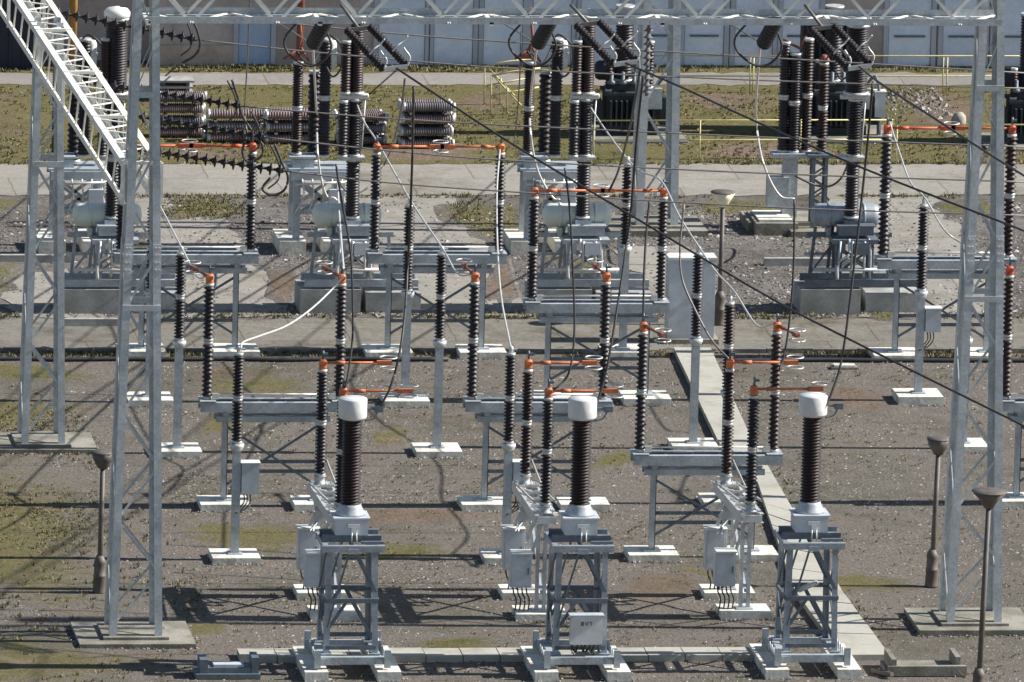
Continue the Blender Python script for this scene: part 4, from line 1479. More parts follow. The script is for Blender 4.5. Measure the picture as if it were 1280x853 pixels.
T0 = power_transformer(785, 'dark transformer with a thick black bushing behind the mid yard tower')
power_transformer(1046, 'dark transformer with a tall cooler bank behind the dark rear breaker', True)
copy_thing(T0, G(1290, 178), 'dark transformer cut by the right picture edge')

b = G(1098, 172)
t = thing('control_cabinet', 'small grey cabinet on a post right of the dark rear breaker', 'cabinet', b)
z = hz(b, 145)
MB().box(0, 0, z + 0.3, 0.26, 0.3, 0.62).build('cabinet', M['paint'], t)
q = MB()
q.box(0, 0, z / 2, 0.09, 0.09, z)
q.build('post', M['steel_dark'], t)
MB().box(0, 0, z + 0.62, 0.30, 0.34, 0.03).build('lid', M['white'], t)

# ------------------------------------------------------------------ kiosk, lamps
b = G(861, 427)
t = thing('kiosk', 'tall plain grey steel kiosk standing beside the rear end of the slab path', 'kiosk', b)
z = hz(b, 322)
o = MB().box(0, 0, z / 2 + 0.06, 1.06, 0.5, z - 0.12).build('cabinet', M['paint'], t)
MB().box(0, 0, z + 0.025, 1.10, 0.58, 0.05).build('roof', M['white'], t)
q = MB()
q.box(-0.24, -0.258, z / 2 + 0.05, 0.56, 0.016, z - 0.3)
q.box(0.30, -0.258, z / 2 + 0.05, 0.44, 0.016, z - 0.3)
o2 = q.build('door', M['paint'], t)
MB().box(0.03, -0.275, z / 2 + 0.1, 0.03, 0.03, 0.16).build('handle', M['steel_dark'], o2)
MB().box(0, 0, 0.04, 1.25, 0.75, 0.16).build('footing', M['conc'], t)


def lamp(px, py, ytop, xtop, label, rd=0.29, cone='lampcone', sleeve=True):
    b = G(px, py)
    t = thing('yard_lamp', label, 'lamp', b, 'mushroom lamps on poles')
    e = PY(xtop, ytop, b.y) - b
    e.y = 0
    d = e.normalized()
    MB().tube([(0, 0, 0.0), e - d * 0.33], [0.062, 0.05], 10).build('pole', M['lamp'], t)
    if sleeve:
        MB().lathe([(0.14, 0), (0.135, 0.05), (0.125, 0.35), (0.13, 0.36), (0.13, 0.39), (0.12, 0.40), (0.115, 0.62), (0.12, 0.63), (0.12, 0.68), (0.07, 0.80)], 16).build('base_sleeve', M['lamp'], t)
    hd = e - d * 0.38
    MB().lathe([(0.09, 0), (0.13, 0.06), (0.19, 0.17), (rd * 0.97, 0.33)], 20, hd, d).build('diffuser', M[cone], t)
    MB().lathe([(rd * 0.9, 0.331), (rd * 0.99, 0.333), (rd * 0.97, 0.35), (rd * 0.5, 0.37), (0.02, 0.375)], 24, hd, d).build('lid', M['lamp'], t)
    return t


lamp(899, 407, 238, 904, 'mushroom lamp with a pale cone on a brown pole beside the kiosk')
lamp(1164, 734, 546, 1174, 'dark mushroom lamp with thick base left of the right near tower', cone='lamp', rd=0.26)
lamp(1222, 884, 612, 1237, 'tall lamp with a wide flat lid in front of the right near tower', rd=0.36, cone='lamp', sleeve=True)
lamp(124, 742, 563, 129, 'dark lamp standing close behind the left near tower', cone='lamp', rd=0.26)

# ------------------------------------------------------------------ building
YBd = YG(83)
bld = thing('service_building', 'long beige service building with pale blue garage doors across the back', 'building', (0, YBd, 0))
Lb = lambda px, py: PY(px, py, YBd)
xL, xR = Lb(190, 82).x, Lb(1600, 82).x
Hb = 5.2
wm = MB()
wm.box((xL + xR) / 2, 4.0, Hb / 2, xR - xL, 8.0, Hb)
wm.build('wall', M['wall'], bld)
q = MB()
x0, x1 = xL, Lb(294, 82).x
q.box((x0 + x1) / 2, -0.03, 0.26, x1 - x0, 0.05, 0.52)
q.build('plinth', M['wall_dark'], bld)
q = MB()
q.box((xL + xR) / 2, 4.0, Hb + 0.12, xR - xL + 0.8, 8.8, 0.24)
q.build('roof', M['roof'], bld)


def gate(px0, px1, ytop, mt, leafs=1, kind='garage_door', handle=True):
    a, c = Lb(px0, 80), Lb(px1, ytop)
    h = c.z
    fr = MB()
    w = c.x - a.x
    fr.box(a.x + w / 2, -0.03, h + 0.06, w + 0.24, 0.08, 0.12)
    for x in (a.x - 0.06, c.x + 0.06):
        fr.box(x, -0.03, h / 2 + 0.02, 0.12, 0.08, h - 0.04)
    pn = MB()
    for i in range(leafs):
        x0 = a.x + w * i / leafs
        pn.box(x0 + w / leafs / 2, -0.012, h / 2 + 0.02, w / leafs - 0.03, 0.04, h - 0.05)
    o = pn.build(kind, M[mt], bld)
    fr.build('frame', M['door_frame'], o)
    if handle:
        q = MB()
        q.box(a.x + w * 0.5, -0.05, 0.80, w * 0.72, 0.05, 0.05)
        q.build('door_rail', M['steel_dark'], o)


gate(297, 339, 24, 'door_blue', kind='door', handle=False)
for x0, x1, lf in ((472, 533, 1), (541, 593, 1), (603, 655, 1), (664, 716, 1), (724, 776, 1), (790, 844, 1), (854, 907, 1), (917, 968, 1), (976, 1026, 1), (1109, 1166, 1), (1177, 1232, 1), (1242, 1296, 1), (1310, 1362, 1)):
    gate(x0, x1, -25, 'door', lf, handle=x0 > 780)
# dark shed at the far left
q = thing('dark_shed', 'shed with shade painted into its dark walls, filling the upper left corner', 'building', (Lb(-200, 82).x, YBd - 0.6, 0))
wdt = Lb(49, 82).x - Lb(-450, 82).x
ox = (Lb(49, 82).x - wdt / 2) - Lb(-200, 82).x
MB().box(ox, 4, 2.6, wdt, 8, 5.2).build('wall', M['darkwall'], q)
MB().box(ox, 4, 5.3, wdt + 0.5, 8.6, 0.2).build('roof', M['roof'], q)
rb = MB()
for i in range(30):
    rb.box(ox - wdt / 2 + 0.2 + i * wdt / 30, -0.01, 2.5, 0.05, 0.05, 4.9)
rb.build('cladding_rib', M['darkwall'], q)
# grey wall stretch between shed and building
q = thing('garden_wall', 'plain grey rendered wall between the dark shed and the service building', 'wall', (Lb(120, 82).x, YBd + 0.8, 0))
MB().box(0, 0, 2.2, Lb(192, 82).x - Lb(52, 82).x, 0.3, 4.4).build('wall_face', M['wall'], q)
MB().box(0, 0, 4.45, Lb(192, 82).x - Lb(52, 82).x, 0.45, 0.1).build('coping', M['conc'], q)
b = G(90, 88)
q = MB().tube([(0, 0, 0), (0.02, 0, 4.8)], 0.10, 12).build('ochre_pole', M['ochre'], None, b)
tag(q, 'ochre yellow pole standing in front of the grey wall at upper left', 'pole')
b = G(374, 86)
q = MB().tube([(0, 0, 0), (0.03, 0, 4.8)], 0.09, 12).build('rusty_pole', M['copper'], None, b)
tag(q, 'rust red pole by the building wall left of the pale garage doors', 'pole')

# ------------------------------------------------------------------ yellow railings


def railing(pts, zs, label, posts=None, r=0.017, extra=None, mt='yellow'):
    P = [G(*p) for p in pts]
    o0 = P[0]
    t = thing('pipe_railing', label, 'railing', o0)
    q = MB()
    for z in zs:
        q.tube([p - o0 + Vector((0, 0, z)) for p in P], r, 8)
    if extra:
        extra(q)
    q.build('rail', M[mt], t)
    for p in (posts or []):
        g0 = G(*p) - o0
        MB().tube([g0, g0 + Vector((0, 0, max(zs)))], r, 8).build('post', M[mt], t)
    return t


zr = hz(G(1000, 118), 72)
railing([(800, 116), (1500, 116)], [zr, zr * 0.45], 'yellow pipe railing along the grey footpath at upper right', [(941, 117), (937, 117), (1178, 118), (1183, 118), (1400, 118)])
zr = hz(G(1000, 198), 149)
railing([(742, 200), (1115, 199)], [zr, zr * 0.5], 'yellow pipe railing on the grass in front of the dark transformers', [(742, 200), (874, 200), (1000, 200), (1113, 199)])
railing([(1119, 205), (1500, 205)], [zr], 'yellow pipe railing on the grass behind the red disconnector arm', [(1120, 205), (1238, 205), (1360, 205)])
b = G(605, 132)
t = thing('stair_railing', 'yellow sloping stair railing beside the steps left of centre', 'railing', b)
for dy in (0.0, -1.3):
    q = MB()
    h = hz(b, 83)
    q.tube([(0, dy, 0), (0, dy, h)], 0.022, 8)
    q.tube([(0, dy, h), (0.55, dy, h * 1.12), (1.2, dy, h * 1.2)], 0.022, 8)
    q.tube([(0, dy, h * 0.5), (1.2, dy, h * 0.72)], 0.022, 8)
    q.tube([(0.05, dy, h), (0.75, dy, h * 0.25)], 0.022, 8)
    q.tube([(0.05, dy, h * 0.5), (0.45, dy, 0.05)], 0.018, 8)
    q.tube([(0.4, dy, 0), (0.4, dy, h * 0.7)], 0.022, 8)
    q.build('rail', M['yellow'], t)

# ------------------------------------------------------------------ heaps of old insulators


def old_insulator(mt, Ln=1.25, r=0.13):
    q = MB().lathe(sheds(0.06, Ln - 0.06, r, r * 0.72, 20), 14, (0, 0, 0), (1, 0, 0))
    o = q.build('discarded_insulator', M[mt])
    f = MB()
    f.lathe([(r * 0.9, -0.02), (r * 0.9, 0.06)], 12, (0, 0, 0), (1, 0, 0))
    f.lathe([(r * 0.9, Ln - 0.06), (r * 0.9, Ln + 0.02)], 12, (0, 0, 0), (1, 0, 0))
    f.split('flange', M['zinc'], o)
    return o


protos = {}
def pile(px, py, rows, cols, label, group, Ln=1.25, r=0.125, mts=('old', 'oldgrey')):
    g0 = G(px, py)
    first = True
    for k in range(rows):
        for j in range(cols):
            mt = mts[(k + j) % 2]
            key = (mt, Ln, r)
            loc = g0 + Vector((random.uniform(-0.06, 0.06), j * 2 * r * 1.02 + 0.0, r + k * (2 * r + 0.05)))
            if key not in protos:
                o = protos[key] = old_insulator(mt, Ln, r)
                o.location = loc
                tag(o, label, 'insulator', group)
            else:
                o = copy_thing(protos[key], loc, label)
                o['group'] = group
    # timber bearers between the layers
    for k in range(1, rows):
        for x in (0.2, Ln - 0.2):
            q = MB().box(x, (cols - 1) * r * 1.02, 0, 0.07, cols * 2 * r * 1.02, 0.045).build('timber_bearer', M['board'], None, g0 + Vector((0, 0, k * (2 * r + 0.05) - 0.024)))
            tag(q, 'thin timber bearer in ' + group, 'timber', 'bearers in ' + group)


pile(502, 186, 4, 3, 'discarded brown insulator lying in the tidy stack right of the rear disconnector platform', 'the tidy insulator stack')
pile(422, 182, 3, 3, 'discarded brown insulator in the low stack behind the rear platform disconnector', 'the low insulator stack', 1.15, 0.12)
pile(334, 180, 3, 3, 'discarded brown insulator in the stack behind the rear platform, left part', 'the left insulator stack', 1.45, 0.12)
pile(258, 178, 3, 2, 'discarded insulator in the stack behind the black tension strings', 'the insulator stack behind the strings', 1.4, 0.115)
pile(196, 172, 4, 2, 'discarded insulator in the stack beside the left near tower', 'the insulator stack by the tower', 1.15, 0.12)
# grey boards stacked near the tower
g0 = G(198, 125)
for k in range(4):
    q = MB().box(0.4, 0, 0, 0.85, 0.6, 0.05).build('board', M['board'], None, g0 + Vector((random.uniform(-.03, .03), 0, 0.06 + k * 0.15)))
    tag(q, 'grey concrete board in the small stack right of the left near tower', 'board', 'stacked grey boards')
    for x in (0.1, 0.7):
        if k < 3:
            bq = MB().box(x, 0, 0, 0.08, 0.5, 0.098).build('timber_bearer', M['steel_dark'], None, g0 + Vector((0, 0, 0.06 + k * 0.15 + 0.075)))
            tag(bq, 'small dark block separating the stacked grey boards', 'timber', 'blocks between the grey boards')

# rubble at the right back
stones('rubble_heap', [G(1112, 150), G(1165, 150), G(1165, 110), G(1112, 110)], 420, 0.025, 0.07, STONE, 'pale rubble scattered on the grass right of the dark rear breaker', 0.01, 0.8)
b = G(1197, 158)
q = MB().lathe([(0.15, 0), (0.2, 0.12), (0.16, 0.28), (0.06, 0.36), (0.01, 0.37)], 7).build('pale_boulder', M['bag'], None, b)
q.rotation_euler = (0.2, 0.1, 0.4)
tag(q, 'white boulder on the grass left of the right near tower', 'boulder')

# ------------------------------------------------------------------ pits and frames near the viewer


def pit(px, py, label):
    b = G(px, py)
    t = thing('cable_pit', label, 'pit', b)
    MB().box(0.0, 0, 0.05, 1.5, 0.9, 0.10).build('slab', M['conc'], t)
    q = MB()
    q.box(-0.62, -0.05, 0.22, 0.10, 1.0, 0.26)
    q.box(0.72, 0.1, 0.22, 0.10, 0.8, 0.24)
    q.box(0.05, -0.55, 0.12, 1.6, 0.12, 0.20)
    q.build('kerb', M['conc'], t)
    q = MB()
    q.bar((-1.0, -0.2, 0.05), (-0.7, -0.8, 0.10), 0.08)
    q.build('timber', M['lamp'], t)


pit(1150, 838, 'open concrete cable pit with raised kerbs at the lower right')
b = G(283, 845)
t = thing('steel_channel_frame', 'low dark steel frame with upright ends on the ground at lower left', 'frame', b)
q = MB()
q.box(0, 0, 0.16, 0.95, 0.5, 0.12)
q.box(-0.48, 0, 0.22, 0.16, 0.55, 0.34)
q.box(0.55, 0, 0.24, 0.14, 0.55, 0.38)
q.box(0, 0, 0.06, 1.3, 0.7, 0.1)
q.build('frame', M['steel_dark'], t)
MB().box(0.02, -0.05, 0.25, 0.6, 0.3, 0.05).build('plate', M['paint'], t)
for (px, py, w, d, h, lb) in ((965, 287, 1.0, 1.6, 0.30, 'raised concrete plinth left of the column cluster'), (363, 345, 0.0, 0, 0, None), (1055, 461, 0.6, 0.3, 0.06, 'small concrete plate lying in the gravel right of the open disconnector')):
    if lb:
        b = G(px, py)
        t = thing('concrete_plinth', lb, 'plinth', b)
        MB().box(0, 0, h / 2, w, d, h).build('block', M['conc'], t)
        MB().box(0, 0, h + 0.02, w * 0.8, d * 0.8, 0.04).build('cover', M['conc_white'], t)
# drain channels with pipes between the roads on the left
for (x0, x1, py, lb) in ((80, 150, 408, 'grey concrete beam lying on the ground behind the left near tower'), (955, 1100, 332, 'long steel channel lying on the ground beside the dark rear breaker'), (0, 90, 328, 'long grey beam lying on the rubble at the left edge')):
    a, c = G(x0, py), G(x1, py)
    q = MB().box((c.x - a.x) / 2, 0, 0.09, c.x - a.x, 0.16, 0.18).build('loose_beam', M['board'], None, a)
    tag(q, lb, 'beam')

# ------------------------------------------------------------------ strings and conductors


def string(p0, p1, n, label, rd=0.12, mt='black', group='tension insulator strings', horn=True, rod=0.03):
    """cap and pin disc string between two points in space"""
    p0, p1 = Vector(p0), Vector(p1)
    d = p1 - p0
    L = d.length
    t = thing('insulator_string', label, 'insulator string', p0, group)
    q = MB()
    pr = []
    s = L / n
    for i in range(n):
        z = i * s
        pr += [(rod, z + 0.02 * s), (rod * 1.8, z + 0.12 * s), (rod * 1.9, z + 0.30 * s), (rd, z + 0.42 * s), (rd * 0.96, z + 0.50 * s), (rod * 1.4, z + 0.58 * s), (rod, z + 0.66 * s)]
    pr.append((rod, L))
    q.lathe(pr, 14, (0, 0, 0), d)
    q.build('discs', M[mt], t)
    if horn:
        q = MB()
        e = d * 0.97
        u = Vector((0, 0, 1))
        w = d.normalized()
        q.tube(smooth_path([e, e + u * 0.25 - w * 0.08, e + u * 0.50 - w * 0.22]), 0.022, 6)
        q.tube(smooth_path([e, e - u * 0.22 - w * 0.05, e - u * 0.42 - w * 0.25]), 0.018, 6)
        q.box(e.x, e.y, e.z, 0.12, 0.08, 0.1)
        q.build('arcing_horn', M['wire'], t)
    return t


def wire(label, pts, r=0.02, mt='wire', group=None, name='conductor'):
    """pts: (px, py, Y) picture point on the plane Y, or a 3D Vector"""
    P = [p if isinstance(p, Vector) else PY(*p) for p in pts]
    o0 = P[0].copy()
    q = MB().tube([p - o0 for p in smooth_path(P, 8)], r, 8)
    o = q.build(name, M[mt], None, o0)
    return tag(o, label, 'conductor', group)


Yf = YG(836)          # current transformers
Yd2 = YG(634)         # open disconnector row
Yd1 = YG(444)         # closed row
Yc = YG(502)
Yb = YG(388)          # breakers
Yp = YG(312)          # platforms
Ya, Yr3, Yr2 = YG(567), YG(700), YG(504)

# strings on the white truss, each with a conductor running right
sp = [((82, 12), (246, 50), 16, 'upper tension string of black discs leaving the white truss past the tower', [(400, 66), (640, 86), (960, 101), (1290, 111)], 0.17),
      ((128, 104), (302, 133), 17, 'second tension string of black discs above the red disconnector arm', [(470, 147), (640, 157), (960, 172), (1290, 184)], 0.17),
      ((152, 140), (332, 172), 17, 'third tension string of black discs in front of the old insulators', [(480, 188), (640, 201), (960, 217), (1290, 228)], 0.17),
      ((180, 187), (356, 214), 16, 'lowest tension string of black discs just below the red arm', [(490, 229), (640, 240), (960, 259), (1290, 270)], 0.17)]
wl = ['long thin bus conductor crossing at the level of the footpath', 'long thin bus conductor crossing above the yellow railing of the transformers', 'long thin bus conductor crossing over the rear concrete road upper edge', 'long thin bus conductor crossing over the rear concrete road lower edge']
for (s0, s1, n, lb, ln, rd), wlb in zip(sp, wl):
    # depth of the truss where its right chord shows at this row
    best = min((abs(proj(on_truss(k / 200, 0.39, 0.4))[1] - s0[1]), k / 200) for k in range(-10, 300))
    p = on_truss(best[1], 0.39, 0.4)
    e = PY(s1[0], s1[1], p.y)
    string(p, e, n, lb, 0.135)
    wire(wlb, [e] + [(x, y, p.y) for x, y in ln], 0.017, 'wiregrey', 'bus conductors running across the yard')
wire('thin conductor crossing in front of the pale garage doors', [(150, 8, YB + 16), (470, 40, YB + 16), (640, 53, YB + 16), (820, 64, YB + 16), (1290, 92, YB + 16)], 0.017, 'wiregrey', 'bus conductors running across the yard')

# double strings hanging from the overhead beam towards the viewer, and conductors sloping right
phase = [(0, 0, 'left', [(497, 87), (640, 180), (800, 276), (960, 371), (1065, 426), (1295, 540)]),
         (287, -6, 'middle', [(788, 76), (860, 113), (940, 150), (1085, 213), (1255, 279), (1300, 297)]),
         (580, -1, 'right', [(1080, 84), (1100, 104), (1160, 143), (1240, 195), (1300, 232)])]
for dx, dy, nm, cpts in phase:
    y0 = YB - 0.5
    y1 = y0 - 1.5
    top = [PY(434 + dx, 38 + dy, y0 - 0.3), PY(463 + dx, 34 + dy, y0 - 0.3)]
    bot = [PY(480 + dx, 87 + dy, y1), PY(509 + dx, 83 + dy, y1)]
    t = thing('yoke', 'steel yoke bars and hanger rod of the %s double string below the overhead beam' % nm, 'yoke', top[0], 'string yokes')
    o0 = top[0]
    q = MB()
    q.bar(top[0] - o0, top[1] - o0, 0.07, 0.08)
    q.tube([PY(426 + dx, 6, YB - 0.5) - o0, (top[0] + top[1]) / 2 - o0], 0.035, 8)
    q.build('upper_yoke', M['wiregrey'], t)
    q = MB()
    q.bar(bot[0] - o0, bot[1] - o0, 0.07, 0.09)
    for bp_ in bot:
        c = bp_ - o0
        q.tube(smooth_path([c, c + Vector((0.05, 0, 0.18)), c + Vector((-0.05, 0, 0.33)), c + Vector((-0.08, 0, 0.38))]), 0.022, 6)
        q.tube(smooth_path([c + Vector((-0.3, 0, 0.3)), c + Vector((-0.22, -0.05, 0.42)), c + Vector((-0.1, 0, 0.5)), c + Vector((0.0, 0, 0.62))]), 0.018, 6)
    q.build('lower_yoke', M['alu'], t)
    string(top[0], bot[0], 15, 'left one of the %s pair of dark strings slung from the overhead beam' % nm, 0.085, group='paired strings below the overhead beam', horn=False, rod=0.045)
    string(top[1], bot[1], 15, 'right one of the %s pair of dark strings slung from the overhead beam' % nm, 0.085, group='paired strings below the overhead beam', horn=False, rod=0.045)
    mid = (bot[0] + bot[1]) / 2
    n = len(cpts)
    wire('thick dark conductor sloping down to the right from the %s string yoke' % nm, [mid] + [(x, y, y1 - 14.0 * i / (n - 1)) for i, (x, y) in enumerate(cpts)][1:], 0.023, 'wire', 'line conductors sloping right')
    # string on the far side of the beam, conductor leaving over the roof
    dx = {0: 0, 287: 281, 580: 563}[dx]
    p, e = PY(409 + dx, 22, YB + 0.5), PY(391 + dx, 56, YB + 2.0)
    string(p, e, 9, 'fat dark string on the far side of the overhead beam, %s one' % nm, 0.115, 'ink', group='strings behind the overhead beam', horn=False, rod=0.085)
    wire('conductor leaving over the building from the %s rear string' % nm, [e, (366 + dx, 40, YB + 22), (342 + dx, 26, YB + 45), (300 + dx, 0, YB + 80)], 0.018, 'wiregrey', 'conductors leaving over the building')
    # round jumper loop
    wire('dark round jumper loop hanging left of the %s rear string' % nm, [(372 + dx, 28, YB + 2), (366 + dx - 10, 48, YB + 2), (366 + dx - 6, 66, YB + 2), (382 + dx, 82, YB + 2), (402 + dx, 78, YB + 2), (414 + dx, 60, YB + 2), (408 + dx, 38, YB + 2)], 0.024, 'wire', 'jumper loops')

J = 'bright aluminium jumpers'
wire('bright jumper hanging in front of the rear platform left of centre', [(391, 58, YB + 2), (395, 130, Yp - 2), (397, 190, Yp - 2), (402, 226, Yp - 2), (409, 246, Yp - 2), (418, 248, Yp - 2), (430, 262, Yp - 2)], 0.026, 'alu', J)
wire('bright jumper hanging in front of the middle rear platform', [(671, 57, YB + 2), (663, 125, Yp - 2), (663, 165, Yp - 2), (672, 213, Yp - 2), (690, 246, Yp - 2), (700, 250, Yp - 2)], 0.026, 'alu', J)
wire('bright jumper curving down left of the column cluster', [(950, 57, YB + 2), (945, 140, Yp - 2), (953, 200, Yp - 2), (973, 243, Yp - 2), (993, 249, Yp - 2)], 0.026, 'alu', J)
wire('bright jumper from left-centre breaker over two post insulators to mid yard', [(445, 128, Yb), (456, 154, Yb - 1), (473, 180, Yb - 3), (512, 249, Yr2), (552, 309, Ya), (572, 342, Ya - 2), (592, 343, Yd2)], 0.021, 'alu', J)
wire('bright jumper from middle breaker over the kiosk-side posts to the path disconnector', [(735, 130, Yb), (757, 163, Yb - 1), (784, 199, YG(443)), (802, 215, Yc + 2), (827, 227, Yc), (850, 272, Yc - 3), (873, 308, YG(561)), (895, 340, YG(590)), (918, 365, YG(630)), (946, 407, YG(670)), (966, 405, YG(697))], 0.021, 'alu', J)
wire('bright jumper from the red arm head over the post insulator to the right near tower', [(1111, 150, Yd1), (1124, 190, Yd1 - 2), (1138, 228, Yd1 - 4), (1157, 249, Yr2), (1180, 287, Yr2 - 3), (1205, 306, Yr2 - 4), (1257, 335, Yd2)], 0.021, 'alu', J)
wire('bright jumper from the left near tower over a post insulator to an orange head', [(180, 225, Yr2), (200, 258, Yr2), (226, 308, Ya), (247, 346, Ya - 2), (260, 343, Yd2)], 0.021, 'alu', J)
wire('bright sagging jumper from a left front post insulator up to an orange head', [(301, 436, Yr3), (304, 428, Yr3 + 0.2), (325, 420, Yr3 + 1), (357, 408, Yr3 + 3), (387, 388, Yd2 - 1), (414, 363, Yd2 - 0.2), (431, 344, Yd2 - 0.2)], 0.021, 'alu', J)
wire('bright jumper dropping from the right end of the orange arm to a front post insulator', [(625, 186, Yd1), (621, 240, Yd1 - 3), (622, 313, Yd1 - 7), (627, 375, Yr3 + 6), (639, 437, Yr3)], 0.021, 'alu', J)
wire('bright jumper dropping from the rear platform to the orange head left of centre', [(421, 212, Yp - 1), (424, 268, Yb - 1), (428, 320, Yd2 + 2), (431, 348, Yd2)], 0.024, 'alu', J)
wire('grey U shaped jumper under the rear breaker column left of centre', [(420, 212, Yp - 1), (428, 234, Yp - 2), (441, 243, Yp - 3), (458, 236, Yp - 3), (472, 221, Yp - 3), (489, 186, Yp - 6), (501, 140, YB + 4), (506, 99, YB - 3)], 0.022, 'wiregrey', 'dark droppers')
K = 'dark droppers'
wire('dark dropper from the left sloping conductor to the left current transformer', [(517, 108, YB - 2.5), (515, 210, YB - 2), (510, 330, YB - 1.0), (503, 420, Yf + 0.4), (490, 478, Yf + 0.1), (476, 508, Yf)], 0.025, 'wire', K)
wire('dark dropper from the middle conductor to the middle current transformer', [(804, 95, YB - 2.5), (796, 170, YB - 2), (787, 276, YB - 1.5), (765, 426, Yf + 0.4), (751, 490, Yf + 0.1), (738, 518, Yf - 0.1)], 0.025, 'wire', K)
wire('dark dropper from the right conductor to the right current transformer', [(1091, 102, YB - 2.5), (1081, 213, YB - 2), (1056, 426, Yf + 0.4), (1040, 490, Yf + 0.1), (1026, 518, Yf - 0.1)], 0.025, 'wire', K)
wire('dark dropper from the middle conductor to the orange arm by the white tank', [(800, 88, YB - 2.4), (793, 130, YB), (786, 165, YB + 6), (773, 213, Yc - 2), (761, 240, Yc)], 0.025, 'wire', K)
wire('dark wire passing in front of the left rear breaker to the front orange head', [(420, 205, YG(765)), (425, 240, YG(766)), (438, 315, YG(768)), (441, 400, YG(771)), (439, 440, YG(774)), (433, 478, YG(777)), (430, 486, YG(777))], 0.022, 'wire', K)
wire('dark wire dropping from the middle rear platform to the front orange head', [(706, 210, YG(765)), (711, 250, YG(766)), (715, 313, YG(768)), (718, 410, YG(771)), (712, 463, YG(774)), (698, 483, YG(777)), (690, 486, YG(777))], 0.022, 'wire', K)
wire('dark wire from the column cluster pillar down to the right orange arm', [(993, 249, YG(738)), (992, 330, YG(739)), (987, 400, YG(741)), (980, 445, YG(743)), (974, 462, YG(745))], 0.022, 'wire', K)
wire('short dark dropper from the lowest bus conductor to an orange head by the kiosk', [(812, 250, YG(685)), (808, 290, YG(688)), (805, 345, YG(693)), (804, 404, YG(697))], 0.025, 'wire', K)
wire('grey dropper curving past the kiosk to the right front orange head', [(855, 256, YG(720)), (850, 310, YG(723)), (853, 350, YG(726)), (870, 390, YG(730)), (890, 426, YG(734)), (912, 450, YG(739))], 0.022, 'wiregrey', K)
wire('thin vertical wire dropping to the right head of the red arm', [(312, -4, YB + 3), (309, 80, YB + 8), (306, 133, Yd1), (308, 160, Yd1), (313, 176, Yd1)], 0.016, 'wiregrey', K)
wire('thin dark vertical wire left of the middle rear platform', [(651, 40, YB + 3), (650, 90, YB + 3), (646, 150, Yp - 2), (642, 183, Yp - 2)], 0.014, 'wire', K)
wire('black jumper looping down from the second string end beside the red arm', [(290, 100, YG(540)), (297, 122, YG(540)), (303, 145, YG(540)), (318, 168, YG(540)), (328, 182, YG(540)), (326, 196, YG(540)), (310, 202, YG(540)), (303, 190, YG(540)), (308, 172, YG(540))], 0.028, 'wire', 'jumper loops')
wire('black jumper loop hanging at the end of the lowest string', [(343, 180, YG(560)), (353, 205, YG(560)), (360, 222, YG(560)), (355, 238, YG(560)), (340, 244, YG(560)), (328, 236, YG(560)), (338, 222, YG(560))], 0.028, 'wire', 'jumper loops')
wire('black jumper loop below the uppermost string end', [(240, 24, YB + 4), (247, 40, YB + 4), (250, 57, YB + 4), (243, 70, YB + 4), (228, 79, YB + 4)], 0.026, 'wire', 'jumper loops')
wire('dark jumper curving beneath the third string', [(335, 150, YG(545)), (325, 148, YG(545)), (318, 160, YG(545)), (322, 176, YG(545)), (332, 160, YG(545)), (330, 148, YG(545))], 0.022, 'wire', 'jumper loops')
wire('dark U jumper between the column cluster and the dark rear breaker', [(994, 220, Yp), (1010, 228, Yp), (1025, 233, Yp), (1040, 232, Yp - 1), (1052, 222, Yp - 2), (1060, 205, Yb)], 0.026, 'wire', 'jumper loops')
for dx, nm in ((-300, 'far left'), (0, 'left of centre'), (288, 'middle')):
    wire('short black jumper loop over the top of the %s rear breaker' % nm, [(447 + dx, 24, Yb), (441 + dx, 34, Yb + 1), (437 + dx, 46, Yb + 3), (434 + dx, 51, Yp)], 0.024, 'wire', 'jumper loops')
    wire('black slack loop between columns of the %s rear platform' % nm, [(404 + dx, 48, Yp), (412 + dx, 44, Yp - 0.5), (427 + dx, 58, Yp - 0.6), (426 + dx, 85, Yp - 0.6), (416 + dx, 96, Yp - 0.5), (408 + dx, 84, Yp - 0.3)], 0.024, 'wire', 'jumper loops')
    wire('black jumper from copper head to middle column of the %s rear platform' % nm, [(370 + dx, 62, Yp - 0.1), (380 + dx, 76, Yp - 0.3), (392 + dx, 78, Yp - 0.3), (404 + dx, 52, Yp)], 0.022, 'wire', 'jumper loops')
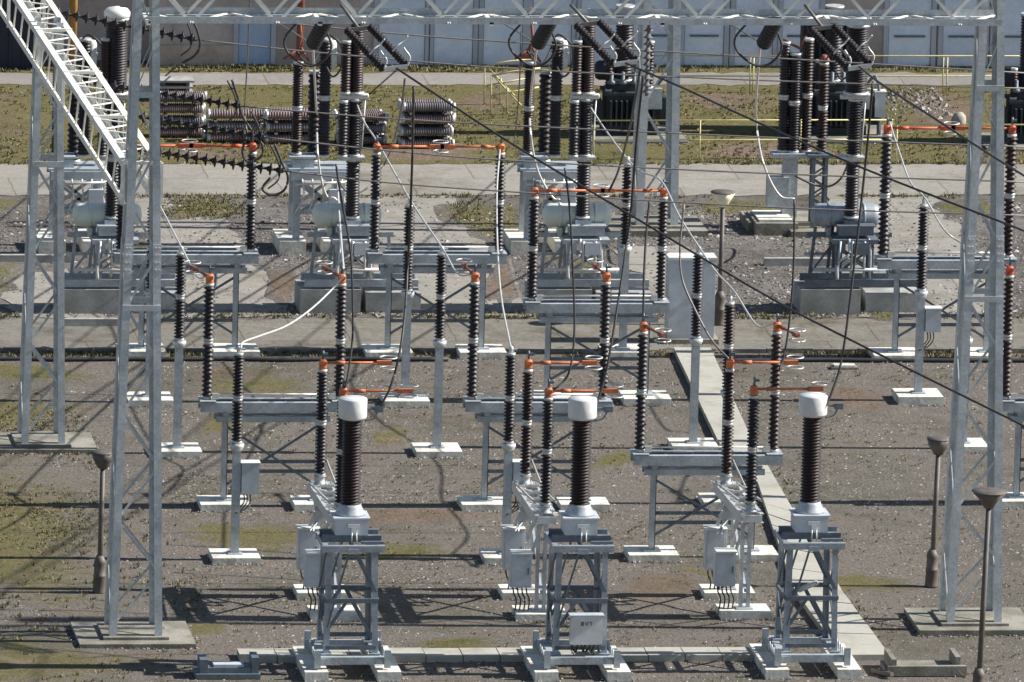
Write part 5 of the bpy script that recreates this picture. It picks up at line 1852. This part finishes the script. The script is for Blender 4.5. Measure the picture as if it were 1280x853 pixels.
wire('black slack loop in front of the dark rear breaker column', [(1030, 79, YG(292)), (1042, 62, YG(300)), (1055, 66, YG(320)), (1062, 88, YG(350)), (1052, 100, YG(350)), (1044, 88, YG(340))], 0.022, 'wire', 'jumper loops')
p = PY(811, 26, YB)
string(p, PY(808, 120, YB), 11, 'vertical string of grey discs hanging from the overhead beam at the mid yard tower', 0.10, 'oldgrey', None, horn=False, rod=0.03)

V, Fc = [], []
bpy.context.view_layer.update()
base = [(1, 0, 0), (0.2, 0.9, 0), (-0.9, 0.3, 0), (-0.4, -0.9, 0), (0.6, -0.7, 0), (0.1, 0.05, 0.8)]
for o in list(bpy.data.objects):
    if o.type == 'MESH' and o.name.split('.')[0] in ('footing', 'concrete_block') and o.parent:
        xs = [o.parent.location.x + v.co.x for v in o.data.vertices]
        ys = [o.parent.location.y + v.co.y for v in o.data.vertices]
        x0, x1, y0, y1 = min(xs), max(xs), min(ys), max(ys)
        for _ in range(int(34 * (x1 - x0 + y1 - y0))):
            if random.random() < (x1 - x0) / (x1 - x0 + y1 - y0):
                x, y = random.uniform(x0 - 0.05, x1 + 0.05), (y0 - abs(random.gauss(0, 0.07)) if random.random() < 0.7 else y1 + abs(random.gauss(0, 0.07)))
            else:
                y, x = random.uniform(y0 - 0.05, y1), (x0 - abs(random.gauss(0, 0.06)) if random.random() < 0.5 else x1 + abs(random.gauss(0, 0.06)))
            sz = random.uniform(0.012, 0.04)
            a = random.uniform(0, 6.28)
            i = len(V)
            V += [(x + (p[0] * math.cos(a) - p[1] * math.sin(a)) * sz * random.uniform(.7, 1.3), y + (p[0] * math.sin(a) + p[1] * math.cos(a)) * sz * random.uniform(.7, 1.3), 0.012 + p[2] * sz) for p in base]
            Fc += [(i, i + 1, i + 5), (i + 1, i + 2, i + 5), (i + 2, i + 3, i + 5), (i + 3, i + 4, i + 5), (i + 4, i, i + 5)]
me = bpy.data.meshes.new('banked_gravel')
me.from_pydata(V, [], Fc)
me.materials.append(STONE)
o = bpy.data.objects.new('banked_gravel', me)
COL.objects.link(o)
stuff(o, 'loose gravel banked against the concrete footings', 'stones')

print('objects', len(bpy.data.objects))
